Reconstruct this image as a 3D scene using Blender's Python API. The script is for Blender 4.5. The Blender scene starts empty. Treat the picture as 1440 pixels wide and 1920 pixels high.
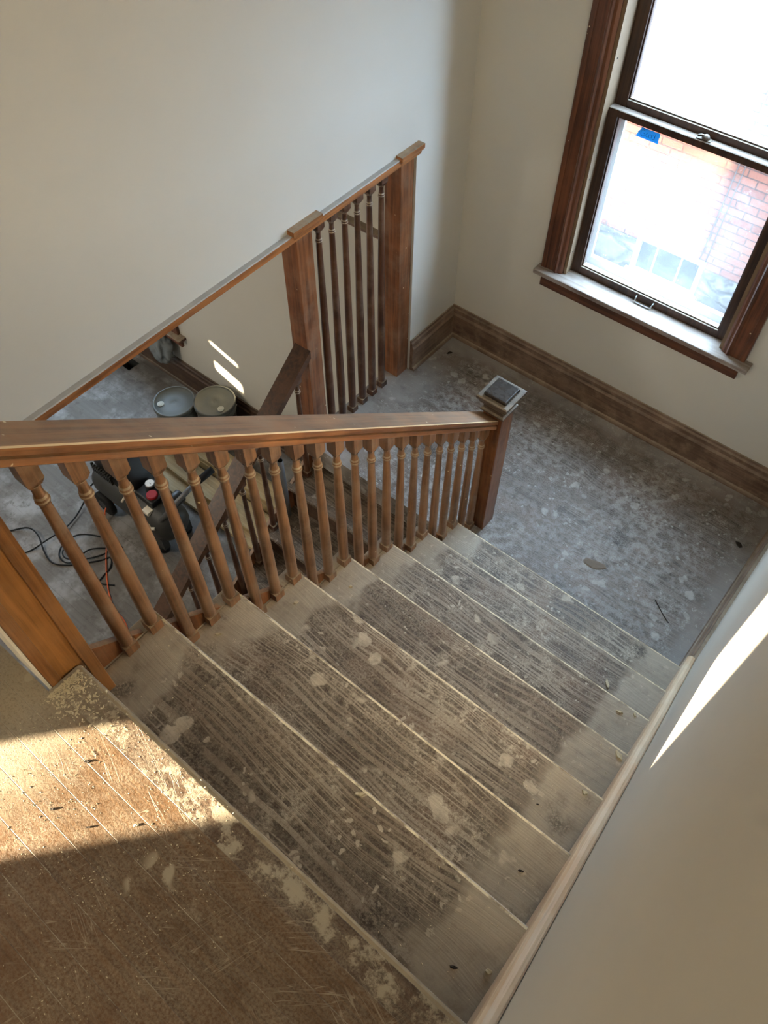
import bpy, bmesh, math, random
from mathutils import Vector, Matrix, noise as mnoise
random.seed(7)
S = bpy.context.scene
COL = S.collection

# ------------------------------------------------------------------ camera, world, sun, exposure
cam_d = bpy.data.cameras.new('camera'); cam = bpy.data.objects.new('camera', cam_d); COL.objects.link(cam)
CAM = Vector((0.9028, -0.1557, 3.2679))
ya, pb, rc = 0.6864, 0.6183, 0.0028
R3 = Matrix.Rotation(ya, 3, 'Z') @ Matrix.Rotation(pb, 3, 'X') @ Matrix.Rotation(rc, 3, 'Z')
cam.matrix_world = Matrix.Translation(CAM) @ R3.to_4x4()
cam_d.sensor_fit = 'VERTICAL'; cam_d.sensor_height = 36.0; cam_d.lens = 1484.35 * 36.0 / 1920.0
cam_d.clip_start = 0.02; cam_d.clip_end = 200
S.camera = cam

SKY = 15.0
world = bpy.data.worlds.new('world'); S.world = world; world.use_nodes = True
wb = world.node_tree.nodes['Background']
wb.inputs[0].default_value = (0.53, 0.75, 1.0, 1); wb.inputs[1].default_value = SKY

TAN = 0.18                                         # tangent of the sun's elevation (10 degrees, late afternoon)
SUN_DIR = Vector((0.647, 0.762, -TAN)).normalized()
sun_d = bpy.data.lights.new('sun', 'SUN'); sun = bpy.data.objects.new('sun', sun_d); COL.objects.link(sun)
sun_d.energy = 38.0; sun_d.color = (1.0, 0.83, 0.58); sun_d.angle = math.radians(0.9)
sun.rotation_euler = SUN_DIR.to_track_quat('-Z', 'Y').to_euler(); sun.location = (-6, -6, 8)

# added unseen fill lights, not fixtures: hall behind the viewer, and lower room
def fill_light(name, loc, w, color, radius=0.08):
    l = bpy.data.lights.new(name, 'POINT'); o = bpy.data.objects.new(name, l); COL.objects.link(o)
    l.energy = w; l.color = color; l.shadow_soft_size = radius; o.location = loc
fill_light('hall_fill', (0.0, -2.3, 4.0), 21.0, (1.0, 0.87, 0.66), 0.15)
fill_light('lower_room_fill', (-3.2, -0.6, 1.1), 46.0, (1.0, 0.91, 0.78), 0.15)

def portal(name, loc, rot, sx, sy):
    l = bpy.data.lights.new(name, 'AREA'); o = bpy.data.objects.new(name, l); COL.objects.link(o)
    l.shape = 'RECTANGLE'; l.size = sx; l.size_y = sy; l.cycles.is_portal = True
    o.location = loc; o.rotation_euler = rot

S.view_settings.view_transform = 'Standard'; S.view_settings.look = 'None'
S.view_settings.gamma = 1.0; S.view_settings.use_curve_mapping = False
S.view_settings.exposure = 0.9

# ------------------------------------------------------------------ dimensions
G, RS = 0.245, 0.1957              # upper flight: going, rise
TOP = 8 * RS                       # hall floor level; the middle landing is z = 0
G2, R2 = 0.222, 0.19               # lower flight
YE = 1.76                          # edge of the landing over the lower flight
LOW = -8 * R2                      # lower room floor
XW, YW = -1.107, 2.936             # stairwell left wall, window wall
XR = 1.015                         # right wall
XS = 0.98                          # face of the right skirt board
YL = 2.455                         # north wall of the lower room
CEIL = 4.3

# ------------------------------------------------------------------ node helpers
class NT:
    def __init__(s, name):
        s.m = bpy.data.materials.new(name); s.m.use_nodes = True
        s.t = s.m.node_tree; s.n = s.t.nodes; s.l = s.t.links
        s.b = s.n['Principled BSDF']; s.out = s.n['Material Output']
    def new(s, typ, **kw):
        n = s.n.new(typ)
        for k, v in kw.items(): setattr(n, k, v)
        return n
    def put(s, sock, v):
        if hasattr(v, 'is_linked') or isinstance(v, bpy.types.NodeSocket): s.l.new(v, sock)
        elif isinstance(v, (tuple, list)) and len(v) == 3 and sock.type == 'RGBA': sock.default_value = (*v, 1)
        else: sock.default_value = v
    def pos(s): return s.new('ShaderNodeNewGeometry').outputs['Position']
    def nrm(s): return s.new('ShaderNodeNewGeometry').outputs['Normal']
    def obj(s): return s.new('ShaderNodeTexCoord').outputs['Object']
    def rnd(s): return s.new('ShaderNodeObjectInfo').outputs['Random']
    def sep(s, v):
        n = s.new('ShaderNodeSeparateXYZ'); s.put(n.inputs[0], v); return n.outputs
    def comb(s, x, y, z):
        n = s.new('ShaderNodeCombineXYZ')
        for i, v in enumerate((x, y, z)): s.put(n.inputs[i], v)
        return n.outputs[0]
    def mp(s, v, scale=(1, 1, 1), rot=(0, 0, 0), loc=(0, 0, 0)):
        n = s.new('ShaderNodeMapping'); s.put(n.inputs[0], v)
        n.inputs['Scale'].default_value = scale; n.inputs['Rotation'].default_value = rot
        s.put(n.inputs['Location'], loc); return n.outputs[0]
    def math(s, op, a, b=0.5, c=None, clamp=False):
        n = s.new('ShaderNodeMath', operation=op, use_clamp=clamp); s.put(n.inputs[0], a); s.put(n.inputs[1], b)
        if c is not None: s.put(n.inputs[2], c)
        return n.outputs[0]
    def vadd(s, a, b):
        n = s.new('ShaderNodeVectorMath', operation='ADD'); s.put(n.inputs[0], a); s.put(n.inputs[1], b); return n.outputs[0]
    def noise(s, v, scale=5, detail=4, rough=0.55, dist=0.0):
        n = s.new('ShaderNodeTexNoise'); s.put(n.inputs['Vector'], v)
        n.inputs['Scale'].default_value = scale; n.inputs['Detail'].default_value = detail
        n.inputs['Roughness'].default_value = rough; n.inputs['Distortion'].default_value = dist
        return n.outputs['Fac']
    def voro(s, v, scale=5, feature='F1', rand=1.0, out='Distance'):
        n = s.new('ShaderNodeTexVoronoi', feature=feature); s.put(n.inputs['Vector'], v)
        n.inputs['Scale'].default_value = scale; n.inputs['Randomness'].default_value = rand
        return n.outputs[out]
    def rng(s, v, a, b, lo=0.0, hi=1.0, smooth=True):
        n = s.new('ShaderNodeMapRange', interpolation_type='SMOOTHSTEP' if smooth else 'LINEAR')
        s.put(n.inputs[0], v)
        for i, x in enumerate((a, b, lo, hi)): n.inputs[i + 1].default_value = x
        return n.outputs[0]
    def mix(s, f, a, b, mode='MIX'):
        n = s.new('ShaderNodeMix', data_type='RGBA', blend_type=mode)
        s.put(n.inputs[0], f); s.put(n.inputs[6], a); s.put(n.inputs[7], b); return n.outputs[2]
    def bump(s, h, strength=0.3, dist=0.002):
        n = s.new('ShaderNodeBump'); n.inputs['Strength'].default_value = strength; n.inputs['Distance'].default_value = dist
        s.put(n.inputs['Height'], h); s.l.new(n.outputs[0], s.b.inputs['Normal'])
    def fin(s, color, rough=0.6, spec=0.4, metal=0.0):
        s.put(s.b.inputs['Base Color'], color); s.put(s.b.inputs['Roughness'], rough)
        s.put(s.b.inputs['Specular IOR Level'], spec); s.put(s.b.inputs['Metallic'], metal); return s.m

def srgb(r, g, b):
    f = lambda c: (c / 255 / 12.92) if c / 255 <= 0.04045 else ((c / 255 + 0.055) / 1.055) ** 2.4
    return (f(r), f(g), f(b))

def plain(name, col, rough=0.5, spec=0.4, metal=0.0, var=0.15, scale=30):
    t = NT(name); o = t.obj()
    f = t.noise(o, scale, 4)
    c2 = tuple(min(1, x * (1 + var)) for x in col); c1 = tuple(x * (1 - var) for x in col)
    return t.fin(t.mix(f, c1, c2), rough, spec, metal)

DUST = srgb(178, 166, 142)

def paint_wall(name, col, mottle=0.05):
    t = NT(name); p = t.pos()
    f = t.noise(p, 2.2, 3); f2 = t.noise(p, 340, 2)
    c = t.mix(f, tuple(x * (1 - mottle) for x in col), tuple(min(1, x * (1 + mottle)) for x in col))
    t.bump(f2, 0.06, 0.0008)
    return t.fin(c, 0.62, 0.25)

def wood(name, dark, mid, light, grain='Z', slope=0.0, dust=0.0, rough=0.38, specks=0.0, bloom=0.0, chips=0.0):
    """varnished wood, grain along an axis; dust settles on upward faces; specks are paint spots; bloom is a worn hazy film"""
    t = NT(name); o = t.obj()
    r = t.rnd(); off = t.comb(t.math('MULTIPLY', r, 7.3), t.math('MULTIPLY', r, 3.1), t.math('MULTIPLY', r, 5.7))
    sc = {'X': (2.2, 55, 55), 'Y': (55, 2.2, 55), 'Z': (55, 55, 2.2)}[grain]
    v = o
    if slope: v = t.mp(o, rot=(slope, 0, 0))
    v = t.vadd(v, off)
    g1 = t.noise(t.mp(v, scale=sc), 1.0, 5, 0.6, 0.4)
    g2 = t.noise(t.mp(v, scale=tuple(x * 4 if x > 10 else x * 2 for x in sc)), 1.0, 3, 0.6)
    big = t.noise(v, 6, 3)
    c = t.mix(t.rng(g1, 0.36, 0.66), dark, mid)
    c = t.mix(t.math('MULTIPLY', t.rng(big, 0.42, 0.7), 0.6), c, light)
    c = t.mix(t.math('MULTIPLY', t.rng(g2, 0.52, 0.7), 0.28), c, tuple(x * 0.45 for x in dark))
    if bloom:
        bf = t.math('MULTIPLY', t.rng(t.noise(v, 11, 5, 0.65), 0.42, 0.72), bloom)
        c = t.mix(bf, c, srgb(150, 128, 108))
    rgh = rough
    if dust:
        nz = t.sep(t.nrm())[2]
        df = t.math('MULTIPLY', t.rng(nz, 0.35, 0.9), t.rng(t.noise(v, 26, 6, 0.7), 0.25, 0.75, 0.35, 1.0))
        df = t.math('MULTIPLY', df, dust, clamp=True)
        c = t.mix(df, c, DUST); rgh = t.rng(df, 0, 1, rough, 0.8, smooth=False)
    if specks:
        vd = t.voro(t.vadd(o, off), 38); gate = t.rng(t.noise(t.vadd(o, off), 17, 2), 0.60 - specks, 0.64 - specks)
        sf = t.math('MULTIPLY', t.rng(vd, 0.17, 0.10), gate)
        c = t.mix(sf, c, srgb(226, 212, 178))
    t.bump(g1, 0.12, 0.0008)
    return t.fin(c, rgh, 0.45)

def tread_mat(name, level):
    """old stair board: dark straight-grained wood, plaster dust packed in the grain, footprints, splashes; level 0 = stairs, 1 = landing"""
    t = NT(name); p = t.pos(); x, y, z = t.sep(p)
    # long growth-ring grain, cathedral shaped where the warp bends it
    warp = t.noise(t.comb(t.math('MULTIPLY', x, 1.3), t.math('MULTIPLY', y, 3.2), t.math('MULTIPLY', z, 9.0)), 1.0, 2, 0.5)
    yy = t.math('ADD', y, t.math('MULTIPLY', warp, 0.16))
    dens = t.math('ADD', yy, t.math('MULTIPLY', t.math('SINE', t.math('MULTIPLY', yy, 23.0)), 0.012))
    ring = t.noise(t.comb(t.math('MULTIPLY', x, 0.8), t.math('MULTIPLY', dens, 150.0), t.math('MULTIPLY', z, 7.0)), 1.0, 1.5, 0.5)
    ring = t.rng(ring, 0.38, 0.60)
    fine = t.noise(t.comb(t.math('MULTIPLY', x, 9), t.math('MULTIPLY', y, 320), z), 1.0, 3, 0.6)
    woodc = t.mix(ring, srgb(66, 53, 43), srgb(96, 78, 63))
    woodc = t.mix(t.rng(t.noise(p, 4.5, 4), 0.45, 0.7), woodc, srgb(98, 72, 54))
    speck = t.noise(p, 150, 5, 0.75)
    mid = t.noise(p, 23, 6, 0.68)
    big = t.noise(p, 3.1 if level == 0 else 2.6, 4, 0.6)
    # grain lines full of dust
    gl = t.math('MULTIPLY', t.rng(ring, 0.45, 0.95), t.rng(big, 0.30, 0.62, 0.35, 0.95))
    gl = t.math('MULTIPLY', gl, t.rng(speck, 0.30, 0.58, 0.45, 1.0))
    # general film of dust
    film = t.math('MULTIPLY', t.rng(mid, 0.36, 0.66), t.rng(big, 0.34, 0.62, 0.30, 1.0))
    film = t.math('MULTIPLY', film, t.rng(speck, 0.36, 0.62, 0.30, 1.0))
    haze = t.math('MULTIPLY', t.rng(speck, 0.36, 0.64, 0.04, 0.46), t.rng(t.noise(p, 9, 5, 0.65), 0.30, 0.62, 0.35, 1.0))
    d = t.math('MAXIMUM', t.math('MAXIMUM', t.math('MULTIPLY', gl, 0.52 if level == 1 else 0.72), film), haze)
    # round splashes and smears
    wv = t.vadd(p, t.mp(t.comb(t.noise(p, 30, 3), t.noise(t.vadd(p, (3, 5, 1)), 30, 3), 0.0), scale=(0.05, 0.05, 0)))
    sp = t.voro(wv, 13); gate = t.rng(t.noise(p, 6.5, 2), 0.52, 0.60)
    d = t.math('MAXIMUM', d, t.math('MULTIPLY', t.math('MULTIPLY', t.rng(sp, 0.36, 0.26), gate), t.rng(mid, 0.3, 0.6, 0.5, 0.95)))
    sp2 = t.voro(t.vadd(wv, (1.7, 2.3, 0)), 40); gate2 = t.rng(t.noise(t.vadd(p, (9, 1, 2)), 9, 2), 0.50, 0.60)
    d = t.math('MAXIMUM', d, t.math('MULTIPLY', t.math('MULTIPLY', t.rng(sp2, 0.32, 0.20), gate2), 0.85))
    if level == 2: d = t.math('MULTIPLY', d, 0.62)
    elif level == 0:
        # untrodden board ends: an even coat of dust next to the skirt and the balusters
        wob = t.math('ADD', x, t.math('MULTIPLY', t.math('SUBTRACT', t.noise(p, 9, 4), 0.5), 0.22))
        e = t.math('MAXIMUM', t.rng(wob, 0.76, 0.85), t.rng(wob, 0.00, -0.07))
        d = t.math('MAXIMUM', d, t.math('MULTIPLY', e, t.rng(mid, 0.2, 0.55, 0.45, 0.68)))
    else:
        e = t.math('MAXIMUM', t.rng(y, 2.70, 2.90), t.rng(x, 0.78, 0.97))
        e = t.math('MAXIMUM', e, t.rng(x, -0.75, -1.0))
        e = t.math('MULTIPLY', e, t.rng(t.noise(p, 6, 3), 0.3, 0.55, 0.5, 1.0))
        d = t.math('MAXIMUM', d, t.math('MULTIPLY', e, 0.62))
        d = t.math('MAXIMUM', d, t.math('MULTIPLY', t.math('MULTIPLY', t.rng(mid, 0.34, 0.60), t.rng(speck, 0.30, 0.58, 0.45, 1.0)), t.rng(t.noise(t.vadd(p, (1, 8, 0)), 2.4, 4), 0.36, 0.60, 0.42, 0.74)))
    d = t.math('MINIMUM', d, 0.95)
    dc = t.mix(t.noise(p, 7, 3), srgb(178, 165, 146), srgb(220, 211, 193))
    if level == 1: dc = t.mix(t.noise(p, 7, 3), srgb(168, 164, 158), srgb(214, 211, 206))
    c = t.mix(d, woodc, dc)
    # black trodden-in dirt
    c = t.mix(t.math('MULTIPLY', t.rng(t.noise(t.vadd(p, (4, 4, 4)), 5.5, 3), 0.60, 0.76), t.rng(speck, 0.62, 0.44, 0.0, 0.7)), c, srgb(44, 38, 33))
    h = t.math('ADD', t.math('MULTIPLY', d, 0.8), t.math('MULTIPLY', ring, 0.4))
    h = t.math('ADD', h, t.math('MULTIPLY', speck, 0.8))
    t.bump(h, 0.5, 0.0012)
    return t.fin(c, t.rng(d, 0, 1, 0.42, 0.85, smooth=False), 0.45)

def hall_floor_mat():
    t = NT('hall floor boards'); p = t.pos(); x, y, z = t.sep(p)
    bw = 0.062
    k = t.math('FLOOR', t.math('DIVIDE', t.math('ADD', y, 0.076), bw))
    nz = t.new('ShaderNodeTexWhiteNoise', noise_dimensions='1D'); t.put(nz.inputs['W'], k); rk = nz.outputs[0]
    fr = t.math('FRACT', t.math('DIVIDE', t.math('ADD', y, 0.076), bw))
    gap = t.math('MAXIMUM', t.rng(fr, 0.022, 0.008), t.rng(fr, 0.985, 0.995))
    gr = t.noise(t.comb(t.math('ADD', t.math('MULTIPLY', x, 5), t.math('MULTIPLY', rk, 30)), t.math('MULTIPLY', y, 160), 0.0), 1.0, 4, 0.6, 0.3)
    c = t.mix(t.rng(gr, 0.3, 0.7), srgb(74, 52, 31), srgb(104, 75, 46))
    c = t.mix(t.math('MULTIPLY', rk, 0.45), c, srgb(122, 80, 44))
    isn = t.rng(y, -0.080, -0.074)                      # the nosing board is darker and browner
    c = t.mix(isn, c, t.mix(t.rng(gr, 0.3, 0.7), srgb(62, 44, 32), srgb(92, 69, 52)))
    speck = t.noise(p, 170, 5, 0.75); mid = t.noise(p, 19, 7, 0.72); big = t.noise(p, 4.2, 3)
    d = t.math('MULTIPLY', t.rng(mid, 0.50, 0.74), t.rng(speck, 0.36, 0.60, 0.35, 0.85))
    d = t.math('MULTIPLY', d, t.rng(big, 0.40, 0.66, 0.10, 0.9))
    d = t.math('MAXIMUM', d, t.math('MULTIPLY', isn, t.math('MULTIPLY', t.rng(mid, 0.46, 0.60), 0.75)))
    sp = t.voro(t.vadd(p, t.mp(t.comb(mid, speck, 0.0), scale=(0.06, 0.04, 0))), 11)
    d = t.math('MAXIMUM', d, t.math('MULTIPLY', t.math('MULTIPLY', t.rng(sp, 0.34, 0.24), t.rng(t.noise(t.vadd(p, (2, 7, 0)), 7, 2), 0.60, 0.66)), 0.75))
    # scratches, mostly running with the stair
    for ang, sc, th in ((0.9, 11, 0.022), (1.9, 8, 0.018), (0.35, 9, 0.018)):
        vv = t.mp(p, rot=(0, 0, ang))
        q = t.noise(t.mp(vv, scale=(sc * 6, sc * 0.35, 1)), 1.0, 2, 0.5)
        s_ = t.math('MULTIPLY', t.rng(t.math('ABSOLUTE', t.math('SUBTRACT', q, 0.52)), th * 0.6, th * 0.1), t.rng(t.noise(t.vadd(p, (ang, 0, 0)), 6, 3), 0.46, 0.62))
        d = t.math('MAXIMUM', d, t.math('MULTIPLY', s_, 0.5))
    d = t.math('MAXIMUM', d, t.math('MULTIPLY', gap, t.rng(mid, 0.4, 0.6, 0.1, 0.75)))
    d = t.math('MAXIMUM', d, t.math('MULTIPLY', t.math('MULTIPLY', t.rng(t.math('ADD', x, t.math('MULTIPLY', mid, 0.2)), 0.22, -0.02), t.rng(speck, 0.3, 0.55, 0.55, 1)), 0.62))
    hz = t.math('MULTIPLY', t.rng(speck, 0.32, 0.68, 0.03, 0.40), t.rng(t.noise(p, 8, 5, 0.65), 0.30, 0.66, 0.22, 0.95))
    d = t.math('MULTIPLY', t.math('MAXIMUM', d, hz), 0.92)
    c = t.mix(t.math('MULTIPLY', gap, 0.5), c, srgb(42, 28, 18))
    c = t.mix(d, c, t.mix(big, srgb(178, 164, 136), srgb(205, 196, 176)))
    t.bump(t.math('ADD', t.math('MULTIPLY', d, 1.0), t.math('SUBTRACT', t.math('MULTIPLY', speck, 0.8), gap)), 0.55, 0.0016)
    return t.fin(c, t.rng(d, 0, 1, 0.36, 0.85, smooth=False), 0.45)

def low_floor_mat():
    t = NT('lower room floor boards'); p = t.pos(); x, y, z = t.sep(p)
    bw = 0.085
    yy = t.math('DIVIDE', y, bw); fr = t.math('FRACT', yy)
    nz = t.new('ShaderNodeTexWhiteNoise', noise_dimensions='1D'); t.put(nz.inputs['W'], t.math('FLOOR', yy))
    gap = t.math('MULTIPLY', t.rng(fr, 0.03, 0.01), t.rng(t.noise(p, 2.5, 2), 0.42, 0.6))
    c = t.mix(t.noise(t.comb(t.math('MULTIPLY', x, 2), t.math('MULTIPLY', y, 50), 0.0), 1, 4), srgb(80, 74, 68), srgb(114, 110, 104))
    c = t.mix(t.rng(t.noise(p, 3.2, 5, 0.65), 0.44, 0.68), c, srgb(146, 144, 141))
    c = t.mix(t.math('MULTIPLY', t.rng(t.noise(p, 14, 5, 0.7), 0.52, 0.7), 0.7), c, srgb(76, 69, 62))
    c = t.mix(t.math('MULTIPLY', nz.outputs[0], 0.25), c, srgb(92, 85, 77))
    c = t.mix(t.math('MULTIPLY', gap, 0.75), c, srgb(60, 56, 52))
    return t.fin(c, 0.55, 0.4)

def brick_mat():
    t = NT('red brick'); p = t.pos(); x, y, z = t.sep(p)
    b = t.new('ShaderNodeTexBrick'); t.put(b.inputs['Vector'], t.comb(x, z, 0.0))
    b.inputs['Scale'].default_value = 1.0; b.inputs['Brick Width'].default_value = 0.215; b.inputs['Row Height'].default_value = 0.078
    b.inputs['Mortar Size'].default_value = 0.007; b.inputs['Mortar Smooth'].default_value = 0.1
    b.inputs['Color1'].default_value = (*srgb(84, 44, 34), 1); b.inputs['Color2'].default_value = (*srgb(104, 62, 48), 1)
    b.inputs['Mortar'].default_value = (*srgb(48, 34, 30), 1)
    c = t.mix(t.rng(t.noise(p, 1.6, 4), 0.4, 0.7), b.outputs['Color'], srgb(104, 76, 62), 'MIX')
    c = t.mix(0.45, b.outputs['Color'], c)
    t.bump(b.outputs['Fac'], -0.6, 0.006)
    return t.fin(c, 0.85, 0.2)

def stone_mat():
    t = NT('rubble stone foundation'); p = t.pos(); x, y, z = t.sep(p)
    v = t.comb(t.math('MULTIPLY', x, 0.55), z, 0.0)
    v = t.vadd(v, t.mp(t.comb(t.noise(p, 4, 3), t.noise(t.vadd(p, (5, 0, 0)), 4, 3), 0.0), scale=(0.12, 0.12, 0)))
    d = t.voro(v, 4.2, 'DISTANCE_TO_EDGE'); cc = t.voro(v, 4.2, 'F1', out='Color')
    c = t.mix(t.sep(cc)[0], srgb(40, 38, 36), srgb(80, 75, 70))
    c = t.mix(t.rng(t.noise(p, 12, 5), 0.4, 0.7), c, srgb(88, 86, 83))
    c = t.mix(t.rng(d, 0.10, 0.05), c, srgb(58, 58, 58))
    t.bump(t.rng(d, 0.0, 0.16), 0.8, 0.03)
    return t.fin(c, 0.9, 0.2)

def glass_mat(name, haze, dirt):
    """thin window pane with a film of plaster dust: mostly clear, a little reflection, a little scattering"""
    t = NT(name); p = t.pos()
    tr = t.new('ShaderNodeBsdfTransparent'); gl = t.new('ShaderNodeBsdfGlossy'); gl.inputs['Roughness'].default_value = 0.02
    df = t.new('ShaderNodeBsdfDiffuse'); df.inputs['Color'].default_value = (0.8, 0.8, 0.79, 1)
    tl = t.new('ShaderNodeBsdfTranslucent'); tl.inputs['Color'].default_value = (0.82, 0.82, 0.8, 1)
    m1 = t.new('ShaderNodeMixShader'); m1.inputs[0].default_value = 0.35
    t.l.new(tl.outputs[0], m1.inputs[1]); t.l.new(df.outputs[0], m1.inputs[2])
    m2 = t.new('ShaderNodeMixShader'); m2.inputs[0].default_value = 0.05
    t.l.new(tr.outputs[0], m2.inputs[1]); t.l.new(gl.outputs[0], m2.inputs[2])
    m3 = t.new('ShaderNodeMixShader')
    f = t.math('ADD', haze, t.math('MULTIPLY', t.rng(t.noise(p, 9, 5, 0.7), 0.45, 0.7), dirt))
    f = t.math('ADD', f, t.math('MULTIPLY', t.rng(t.voro(p, 60), 0.14, 0.07), t.math('MULTIPLY', t.rng(t.noise(p, 12, 2), 0.52, 0.6), 0.45)))
    t.put(m3.inputs[0], f); t.l.new(m2.outputs[0], m3.inputs[1]); t.l.new(m1.outputs[0], m3.inputs[2])
    t.l.new(m3.outputs[0], t.out.inputs[0]); return t.m

# ------------------------------------------------------------------ materials
M = {}
M['wall'] = paint_wall('warm grey wall paint', srgb(208, 205, 197))
M['wall_right'] = paint_wall('cream grey wall paint', srgb(206, 200, 186), 0.06)
M['low_wall'] = paint_wall('greige lower room paint', srgb(205, 200, 188))
M['plaster'] = plain('plaster underside', srgb(190, 186, 178), 0.8, 0.2)
M['ceiling'] = plain('white ceiling paint', srgb(225, 223, 218), 0.8, 0.2, var=0.03)
M['balu'] = wood('baluster oak', srgb(102, 74, 53), srgb(146, 106, 76), srgb(162, 122, 90), 'Z', dust=0.75, bloom=0.6, specks=-0.02)
M['balu_ring'] = wood('dusty baluster ring', srgb(150, 130, 108), srgb(178, 160, 136), srgb(188, 174, 152), 'Z', dust=0.8)
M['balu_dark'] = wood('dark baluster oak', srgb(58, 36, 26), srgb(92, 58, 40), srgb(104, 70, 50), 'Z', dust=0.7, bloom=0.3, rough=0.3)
M['rail'] = wood('handrail oak', srgb(110, 70, 42), srgb(158, 104, 62), srgb(174, 120, 76), 'Y', slope=math.atan(0.82), dust=0.40, specks=0.02, bloom=0.25, rough=0.36)
M['rail_edge'] = plain('worn pale arris', srgb(214, 190, 150), 0.6)
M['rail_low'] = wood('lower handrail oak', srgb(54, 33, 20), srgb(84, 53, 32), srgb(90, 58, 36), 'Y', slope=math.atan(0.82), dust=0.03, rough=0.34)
M['post'] = wood('newel oak', srgb(92, 54, 32), srgb(140, 88, 54), srgb(150, 98, 64), 'Z', dust=0.5, specks=-0.01, bloom=0.3, rough=0.3)
M['post_big'] = wood('golden newel oak', srgb(110, 72, 40), srgb(150, 102, 60), srgb(162, 116, 72), 'Z', dust=0.4, specks=0.0, bloom=0.15, rough=0.32)
M['post_panel'] = wood('golden newel panel', srgb(132, 88, 44), srgb(172, 118, 64), srgb(178, 126, 74), 'Z', dust=0.3, specks=0.0, bloom=0.08, rough=0.3)
M['cap_dark'] = wood('dark newel cap', srgb(34, 26, 22), srgb(54, 46, 42), srgb(60, 52, 48), 'X', dust=0.06, rough=0.25)
M['cap_dusty'] = wood('dusty newel cap', srgb(52, 40, 32), srgb(90, 76, 66), srgb(104, 92, 82), 'X', dust=0.40, rough=0.35)
M['header'] = wood('header trim oak', srgb(120, 72, 36), srgb(170, 108, 58), srgb(178, 118, 66), 'Y', dust=0.9, bloom=0.12, specks=-0.02)
M['base'] = wood('baseboard oak', srgb(94, 73, 59), srgb(128, 101, 83), srgb(138, 113, 96), 'X', dust=0.75, bloom=0.85, rough=0.45)
M['base_y'] = wood('baseboard oak along wall', srgb(94, 73, 59), srgb(128, 101, 83), srgb(138, 113, 96), 'Y', dust=0.75, bloom=0.85, rough=0.45)
M['casing'] = wood('window casing oak', srgb(74, 44, 30), srgb(112, 68, 46), srgb(122, 76, 52), 'Z', dust=0.5, specks=-0.04, rough=0.34)
M['casing_x'] = wood('window apron oak', srgb(74, 44, 30), srgb(108, 66, 44), srgb(118, 74, 50), 'X', dust=0.9, rough=0.34)
M['stool'] = wood('dusty window stool', srgb(120, 104, 96), srgb(158, 148, 142), srgb(168, 160, 156), 'X', dust=0.35, rough=0.3)
M['sash'] = wood('dark sash wood', srgb(46, 32, 26), srgb(74, 52, 40), srgb(80, 58, 46), 'Z', dust=0.9, rough=0.4)
M['track'] = plain('tan weatherstrip track', srgb(122, 102, 80), 0.55)
M['storm'] = plain('pale aluminium storm frame', srgb(196, 200, 198), 0.5, var=0.05)
M['ext_sill'] = plain('weathered outer sill', srgb(188, 194, 192), 0.7)
M['skirt'] = wood('bare sanded pine', srgb(208, 176, 140), srgb(220, 192, 158), srgb(226, 206, 176), 'Y', slope=math.atan(0.8), rough=0.6)
M['tread'] = tread_mat('dusty stair board', 0)
M['landing'] = tread_mat('dusty landing boards', 1)
M['tread_low'] = tread_mat('lower stair board', 2)
def worn_mat():
    t = NT('worn pale nosing edge'); p = t.pos()
    f = t.math('MULTIPLY', t.rng(t.noise(p, 14, 4, 0.7), 0.36, 0.56, 0.25, 1.0), t.rng(t.noise(p, 70, 3, 0.7), 0.3, 0.5, 0.55, 1.0))
    return t.fin(t.mix(f, srgb(112, 94, 74), srgb(222, 208, 174)), 0.75, 0.2)
M['worn'] = worn_mat()
M['worn_dull'] = plain('half worn nosing edge', srgb(150, 134, 108), 0.75, 0.2, var=0.35, scale=40)
M['riser'] = wood('stair riser', srgb(52, 36, 26), srgb(82, 58, 42), srgb(92, 68, 52), 'X', dust=0.3, bloom=0.4, rough=0.5)
M['hall'] = hall_floor_mat()
M['low_floor'] = low_floor_mat()
M['brick'] = brick_mat(); M['stone'] = stone_mat()
M['glass_low'] = glass_mat('dusty lower pane', 0.065, 0.04)
M['glass_up'] = glass_mat('dusty upper pane', 0.06, 0.03)
M['steel'] = plain('dull steel', srgb(170, 172, 172), 0.35, 0.5, 0.9)
M['white_paint'] = plain('white paint', srgb(222, 218, 208), 0.6, 0.3, var=0.05)
M['black'] = plain('black plastic', srgb(24, 24, 24), 0.42, 0.5, var=0.25)
M['black_dull'] = plain('dusty black paint', srgb(48, 47, 43), 0.5, 0.4, var=0.35, scale=14)
M['rubber'] = plain('black rubber', srgb(20, 20, 20), 0.7, 0.3)
M['red'] = plain('red plastic', srgb(150, 24, 30), 0.35)
M['label'] = plain('cream paper label', srgb(216, 206, 184), 0.7)
M['dial'] = plain('white dial', srgb(225, 225, 222), 0.4)
M['grey_tube'] = plain('grey steel tube', srgb(96, 96, 96), 0.45, 0.5, 0.3)
M['bucket'] = plain('grey bucket plastic', srgb(98, 100, 96), 0.5, var=0.12, scale=12)
M['lid'] = plain('dusty grey bucket lid', srgb(84, 86, 82), 0.55, var=0.22, scale=11)
M['ring'] = plain('pale spout cap', srgb(176, 178, 170), 0.5)
M['orange'] = plain('orange cord', srgb(196, 92, 52), 0.5)
M['pine'] = wood('new pine board', srgb(176, 152, 108), srgb(196, 174, 130), srgb(204, 186, 146), 'X', rough=0.6, dust=0.25)
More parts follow.
